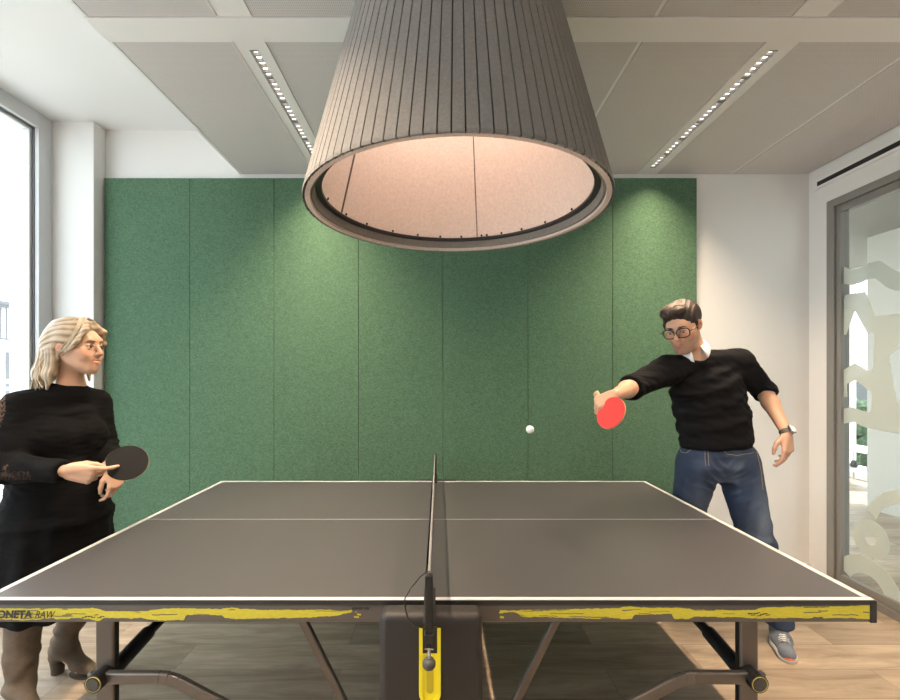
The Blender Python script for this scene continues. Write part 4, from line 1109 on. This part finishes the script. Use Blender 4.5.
def paddle(label, grip, b, n, mfront, mback, off=.108):
    b = nrm(b); n = nrm(n-b*(n@b)); s = np.cross(n, b); grip = V(grip)
    c = grip+b*off
    root = empty('table_tennis_bat', tuple(c), label=label, cat='table tennis bat')
    def Wd(u, v, w): return Vector(c+s*u+b*v+n*w)
    def outline(sc, cutv=None, N=48):
        pts = []
        for k in range(N+1):
            a = -PI/2+.42+(2*PI-.84)*k/N; pts.append((.0755*sc*math.cos(a), .079*sc*math.sin(a)))
        return pts
    pts = outline(1); body = pts+[(-.014, -.098), (.014, -.098)]
    bm = NB(); prism(bm, [Wd(u, v, -.003) for u, v in body], n*.006); obj('blade', bm, M['wood'], root)
    pr_ = [p for p in outline(.985)]
    for nm, w0, m in (('rubber', .003, mfront), ('rubber', -.0065, mback)):
        bm = NB(); prism(bm, [Wd(u, v, w0) for u, v in pr_], n*.0035); obj(nm, bm, m, root)
    bm = NB(); R_ = []
    for v, hw, hh in ((-.072, .012, .006), (-.085, .0135, .0095), (-.12, .0135, .0105), (-.15, .0145, .011), (-.164, .0165, .0115)):
        R_.append([bm.verts.new(Wd(hw*math.cos(2*PI*k/16), v, hh*math.sin(2*PI*k/16))) for k in range(16)])
    for A, B in zip(R_[:-1], R_[1:]):
        for k in range(16): bm.faces.new((A[k], A[(k+1) % 16], B[(k+1) % 16], B[k]))
    bm.faces.new(R_[0]); bm.faces.new(R_[-1]); obj('handle', bm, M['wood'], root, smooth=True)
    return root
M['hair_dark'] = mat('dark_brow', (.03, .018, .012), .7); M['brow_f'] = mat('light_brown_brow', (.19, .12, .07), .8)
M['dial'] = mat('pale_watch_glass', (.8, .8, .82), .15)

# ------------------------------------------------------------------ the woman
def build_woman():
    root = empty('person', (-1.76, 2.05, 0), label='smiling blonde woman in a black dress and taupe boots holding a dark bat', cat='person')
    H = Head(pix(77, 347, 2.05), (.97, -.02, -.02), (.03, 0, 1), 1.03)
    nb = pix(71, 387, 2.075); SR, SL = pix(21, 408, 1.95), pix(95, 403, 2.19)
    ER, WR = pix(5, 467, 1.83), pix(66, 471, 1.80)
    EL, WL = pix(107, 448, 2.20), pix(113, 468, 2.05)
    lat = V(.46, .885, 0); fwd = V(.885, -.46, 0); up = V(0, 0, 1)
    C0 = V(-1.752, 2.06, 0)
    KR, AR = V(-1.80, 1.95, .46), V(-1.825, 1.945, .10)
    KL, AL = V(-1.735, 2.19, .47), V(-1.822, 2.17, .135)
    HR, HL = C0-lat*.085+up*.86, C0+lat*.085+up*.86
    F = Field((-2.15, 1.55, -.01), (-1.20, 2.45, 1.76), .0042)
    H.skin(F, False, True)
    F.cone(H.w(-.028, 0, -.03), nb, .049, .050, k=.03); F.cone(nb, nb-up*.07, .050, .055, k=.03)
    F.loft([(C0+up*.84, .16, .12, lat), (C0+up*1.02, .135, .10, lat), (C0+up*1.20, .125, .09, lat), (C0+up*1.29, .09, .05, lat)], k=.03)
    F.cone(nb-up*.03, SR, .042, .046, k=.03); F.cone(nb-up*.03, SL, .042, .046, k=.03)
    for a, b, c in ((SR, ER, WR), (SL, EL, WL)):
        F.cone(a, b, .045, .036, k=.02); m = b+(c-b)*.3; F.cone(b, m, .036, .035, k=.02); F.cone(m, c, .035, .0235, k=.02)
    for a, b, c in ((HR, KR, AR), (HL, KL, AL)):
        F.cone(a, b, .080, .050, k=.03); F.cone(b, c, .050, .034, k=.02)
    F.cone(AR-up*.03, AR+V(.10, -.07, -.06), .030, .022, k=.02); F.cone(AL-up*.03, AL+V(.10, -.03, -.09), .028, .022, k=.02)
    d = nrm(V(.93, .20, -.22)); t = V(0, -.25, 1); t = nrm(t-d*(t@d)); p_ = np.cross(t, d)
    hand(F, WR, d, p_, t, [(.25, .45, .35), (1.0, 1.3, .8), (1.15, 1.35, .8), (1.2, 1.35, .8)], [(.85, .28, .30), (.93, -.12, .35), (.9, -.30, .3)], 1.02, spread=.02)
    d2 = nrm(V(.22, -.10, -.95)); t2 = V(-.2, -.9, .0); t2 = nrm(t2-d2*(t2@d2)); p2 = np.cross(d2, t2)
    hand(F, WL, d2, -p2 if p2[0] > 0 else p2, t2, [.5, .7, .8, .85], [(.7, .5, .3), (.9, .2, .3), (.95, 0, .3)], .93)
    vs, qd = F.mesh(1); base = (.61, .375, .26)
    body = emit_mesh('body', vs, qd, M['skin_f'], root, H.paint(vs, base, False)); del F
    H.eye(body, gaze=(.05, -.02)); H.brows(body, M['brow_f'], .0024); lips_teeth(H, body)
    # dress
    F = Field((-2.15, 1.60, .30), (-1.38, 2.50, 1.46), .0046)
    F.loft([(C0+up*.355, .215, .180, lat), (C0+up*.55, .215, .185, lat), (C0+up*.80, .205, .185, lat), (C0+fwd*.005+up*1.00, .180, .160, lat), (C0+up*1.18, .170, .140, lat), (C0+up*1.28, .150, .105, lat), (C0+up*1.345, .10, .07, lat)], k=.04)
    F.ell(C0+fwd*.075+lat*.065+up*1.165, (.085, .08, .085), k=.06); F.ell(C0+fwd*.075-lat*.065+up*1.165, (.085, .08, .085), k=.06)
    F.cone(nb-up*.025, SR, .058, .064, k=.04); F.cone(nb-up*.025, SL, .058, .060, k=.04)
    F.cone(SR, ER, .070, .064, k=.04); F.cone(SL, EL, .064, .052, k=.03)
    dR = nrm(WR-ER); dL = nrm(WL-EL)
    F.cone(ER, WR-dR*.03, .062, .046, k=.03); F.cone(EL, WL-dL*.02, .050, .036, k=.02)
    F.cut(WR-dR*.010, dR, .065); F.cut(WL-dL*.005, dL, .045)
    F.plane(C0+up*.385, -up, .006)
    F.cone(nb+up*.028, nb+nrm(H.c-nb)*.14, .058, .064, k=.012, op='-')
    vs, qd = F.mesh(2); n = normals(vs, qd); q = vs-C0; ang = np.arctan2(q@lat, q@fwd)
    low = sstep(-vs[:, 2], -1.0, -.45)
    inb = (np.linalg.norm((vs-(ER+WR)/2), axis=1) > .17)
    fold = low*inb*np.sin(ang*11+noise3(vs*V(1, 1, .3), 8, 3)*2)*.007
    wk = noise3(vs, 24, 5)*.004+noise3(vs*V(1, 1, 2), 50, 6)*.0018
    slv = np.exp(-(np.linalg.norm(vs-ER, axis=1)/.12)**2)*np.sin(((vs-ER)@nrm(V(.6, 0, .8)))*150+noise3(vs, 20, 7))*.004
    slv += np.exp(-(np.linalg.norm(vs-EL, axis=1)/.08)**2)*np.sin(vs[:, 2]*170)*.005
    vs = vs+n*(fold+wk+slv)[:, None]
    # lace insert down the outer sleeve
    out = nrm(V(-.62, -.78, .1)); tt = np.clip((vs-SR)@(ER-SR)/((ER-SR)@(ER-SR)), 0, 1); dist = np.linalg.norm(vs-(SR+tt[:, None]*(ER-SR)), axis=1)
    lace = (n@out > .74)*((n@out < .97))*(dist < .10)*(noise3(vs, 330, 12) > -.1)*(vs[:, 2] > ER[2]+.0)
    lace2 = (n@nrm(V(-.1, -.9, -.3)) > .93)*(np.linalg.norm(vs-(ER*.7+WR*.3), axis=1) < .10)*(noise3(vs, 330, 12) > .1)
    l_ = np.clip(lace*.8+lace2*.35, 0, 1)[:, None]
    emit_mesh('dress', vs, qd, M['dress'], root, V(.007, .007, .0075)*(1-l_)+V(.13, .075, .05)*l_)
    # boots
    def boot(K, A, T, hz, top):
        T = nrm(T); sdv = np.cross(up, T); Tt = nrm(V(T[0], T[1], 0)-up*hz*.0)
        o = V(A[0], A[1], 0)
        F = Field((min(A[0], K[0])-.2, min(A[1], K[1])-.2, -.01), (max(A[0], K[0])+.27, max(A[1], K[1])+.2, .52), .0046)
        dz = nrm(K-A); K2 = A+dz*(top-A[2])/dz[2]
        mid = A+dz*.14
        F.cone(A, mid, .050, .058, k=.02); F.cone(mid, K2, .058, .070, k=.02)
        F.cone(A+up*-.005, o-T*.028+up*(hz+.035), .046, .036, k=.02)
        F.cone(A, o+T*.10+up*(.040+hz*.3), .045, .036, k=.03, flat=.8, ax=up); F.cone(o+T*.09+up*(.036+hz*.25), o+T*.175+up*.028, .038, .026, k=.02, flat=.75, ax=up)
        F.cut(K2, dz, .12); F.plane(V(0, 0, .006), -up)
        vs, qd = F.mesh(1); n = normals(vs, qd)
        h = (vs-A)@dz; wr_ = np.exp(-((h-.06)/.09)**2)*np.sin(h*75+noise3(vs, 14, 3)*4)*.0055+noise3(vs, 20, 8)*.0025
        m_ = vs[:, 2] > .05
        b = emit_mesh('boot', vs+n*(wr_*m_)[:, None], qd, M['suede'], root)
        bm = NB(); R_ = []
        for z, s_ in ((.0, .9), (hz*.5, .92), (hz+.012, 1.1)):
            R_.append([bm.verts.new(Vector(o-T*.030+T*.030*s_*math.cos(2*PI*k/20)+sdv*.029*s_*math.sin(2*PI*k/20)+up*z)) for k in range(20)])
        for A_, B_ in zip(R_[:-1], R_[1:]):
            for k in range(20): bm.faces.new((A_[k], A_[(k+1) % 20], B_[(k+1) % 20], B_[k]))
        bm.faces.new(R_[0]); bm.faces.new(R_[-1]); obj('heel', bm, M['heel'], b)
        bm = NB(); pts = []
        for k in range(32):
            a = 2*PI*k/32; u = .115+.078*math.cos(a); v = (.034+.004*math.cos(a))*math.sin(a); pts.append(Vector(o+T*u+sdv*v))
        prism(bm, pts, (0, 0, .008)); obj('sole', bm, M['heel'], b)
    boot(KR, AR, V(.80, -.50, 0), .035, .42); boot(KL, AL, V(1, -.12, 0), .05, .40)
    # hair: cap drawn back, lengths falling on the shoulders
    F = Field(H.c-V(.22, .22, .30), H.c+V(.18, .18, .18), .0034)
    H.E(F, (-.022, 0, .043), (.103, .086, .092), 0)
    H.C(F, (-.075, .030, .00), (-.098, .045, -.13), .048, .036, .04); H.C(F, (-.075, -.035, .00), (-.105, -.050, -.13), .048, .034, .04)
    H.C(F, (-.105, -.050, -.12), (-.120, -.055, -.185), .034, .010, .03); H.C(F, (-.098, .045, -.12), (-.105, .05, -.185), .036, .010, .03)
    H.C(F, (-.040, -.066, -.02), (-.050, -.076, -.12), .024, .016, .03); H.C(F, (-.050, -.076, -.12), (-.060, -.078, -.185), .017, .005, .03)
    H.C(F, (-.02, .070, .0), (-.005, .080, -.15), .022, .005, .03)
    # side locks swept from the parting past the temples
    for y in (-1, 1):
        H.C(F, (.058, y*.020, .108), (.078, y*.050, .070), .011, .010, .025); H.C(F, (.078, y*.050, .070), (.062, y*.074, .020), .010, .007, .025); H.C(F, (.062, y*.074, .020), (.030, y*.078, -.010), .007, .003, .025)
    H.C(F, (.050, .078, .0), (.038, .080, -.07), .007, .003, .01)
    H.E(F, (.092, 0, -.008), (.060, .070, .088), .01, '-')
    H.E(F, (.060, 0, -.085), (.070, .075, .075), .01, '-')
    for y in (-1,): H.E(F, (-.008, y*.090, -.020), (.018, .024, .026), .006, '-')
    vs, qd = F.mesh(1); n = normals(vs, qd); q = H.loc(vs)
    th = np.arctan2(q[:, 1], q[:, 0]+.0); dn = sstep(-q[:, 2], -.01, .05)
    phc = q[:, 2]*210+q[:, 0]*-100+3*np.sin(q[:, 0]*25); phd = np.arctan2(q[:, 1], q[:, 0]+.035)*34+2.5*np.sin(q[:, 2]*26)+noise3(q, 25, 31)*1.5; phc = phc*1.25+noise3(q, 22, 33)*2.5
    g = np.sin(phc)*(1-dn)+np.sin(phd)*dn; g2 = np.sin(phc*2.1+1)*(1-dn)+np.sin(phd*1.9)*dn
    am = 1-.75*sstep(q[:, 0], .0, .05)
    vs = vs+n*((g*.0015+g2*.0009)*am)[:, None]
    f = np.clip(.5+.3*g+.25*noise3(q, 60, 2), 0, 1)[:, None]
    emit_mesh('hair', vs, qd, M['hair_f'], root, V(.20, .145, .092)*(1-f)+V(.60, .49, .36)*f)
    r = random.Random(4)
    # loose locks
    bm = NB()
    def lock(pts, rad):
        P_ = [V(p) for p in pts]; out = []
        for i in range(len(P_)-1):
            for k in range(5):
                t_ = k/5; p0, p1, p2, p3 = P_[max(i-1, 0)], P_[i], P_[i+1], P_[min(i+2, len(P_)-1)]
                out.append(Vector(H.w(*(.5*((2*p1)+(-p0+p2)*t_+(2*p0-5*p1+4*p2-p3)*t_*t_+(-p0+3*p1-3*p2+p3)*t_**3)))))
        out.append(Vector(H.w(*P_[-1]))); N = len(out)
        tube(bm, out, rad, 6, radii=[rad*(.35+.65*math.sin(PI*min(1, .25+i/N*.72))) for i in range(N)])
    for k in range(34):
        j = lambda s: r.uniform(-s, s); y = -1 if k % 3 else 1; a = r.random()
        lock([(-.02+j(.02)-.06*a, y*(.078-.01*a)+j(.004), .03+j(.03)), (-.07+j(.015)-.03*a, y*(.080-.01*a), -.03+j(.02)), (-.085+j(.02)-.03*a, y*.082+j(.008), -.10+j(.01)), (-.085+j(.025)-.045*a, y*.080+j(.012), -.185+j(.018))], r.uniform(.0028, .005))
    for k in range(26):
        j = lambda s: r.uniform(-s, s); y = -1 if k % 3 else 1; a = k/26; z0 = .128-.075*a
        lock([(.045-.04*(1-a)+j(.006), y*(.012+.055*a), z0-.004*a+j(.002)), (.01+j(.01), y*(.040+.038*a), .116-.062*a+j(.002)), (-.05+j(.01), y*(.060+.018*a), .088-.065*a+j(.003)), (-.108+j(.006), y*.030+j(.01), .035-.03*a+j(.004))], r.uniform(.0022, .0036))
    for k in range(30):
        j = lambda s: r.uniform(-s, s); y = -1 if k % 2 else 1; a = r.random()
        lock([(.045-.03*a, y*.006, .131+j(.002)), (.070-.022*a+j(.003), y*(.040+.008*a), .094+.012*a), (.070-.030*a+j(.004), y*(.066+.006*a), .045+.01*a), (.048-.035*a+j(.005), y*(.079+.003*a), -.002+j(.008)), (.012-.03*a+j(.006), y*(.083+j(.002)), -.030+j(.01))], r.uniform(.0020, .0032))
    obj('hair_locks', bm, M['hair_lock'], root, smooth=True)
    cl = empty('hair_clip', tuple(V(H.w(-.125, -.02, .015))-V(root.location)), ); cl.parent = root
    for k in range(5):
        z = .040-.013*k; bm = NB(); tube(bm, [Vector(H.w(-.115, -.045, z)), Vector(H.w(-.138, -.030, z+.002)), Vector(H.w(-.142, -.005, z)), Vector(H.w(-.125, .02, z))], .0032, 6); obj('claw', bm, M['clip'], cl, smooth=True)
    bm = NB(); tube(bm, [Vector(H.w(-.143, -.018, .046)), Vector(H.w(-.148, -.018, .015)), Vector(H.w(-.143, -.018, -.014))], .005, 8); obj('spine', bm, M['clip'], cl, smooth=True)
    # bat
    gc = WR+d*.072+p_*.020
    n_ = V(.45, -.78, .42); b_ = V(.9, .4, .26); b_ = nrm(b_-nrm(n_)*(b_@nrm(n_)))
    paddle('black table tennis bat in the hand of the blonde woman', gc, b_, n_, M['rubber'], M['red'], .130)
M['hair_lock'] = mat('blonde_locks', (.46, .37, .26), .42, spec=.45, noise=(60, .25)); M['clip'] = mat('tortoiseshell_clip', (.05, .03, .02), .3, noise=(200, .8))
build_man()
build_woman()
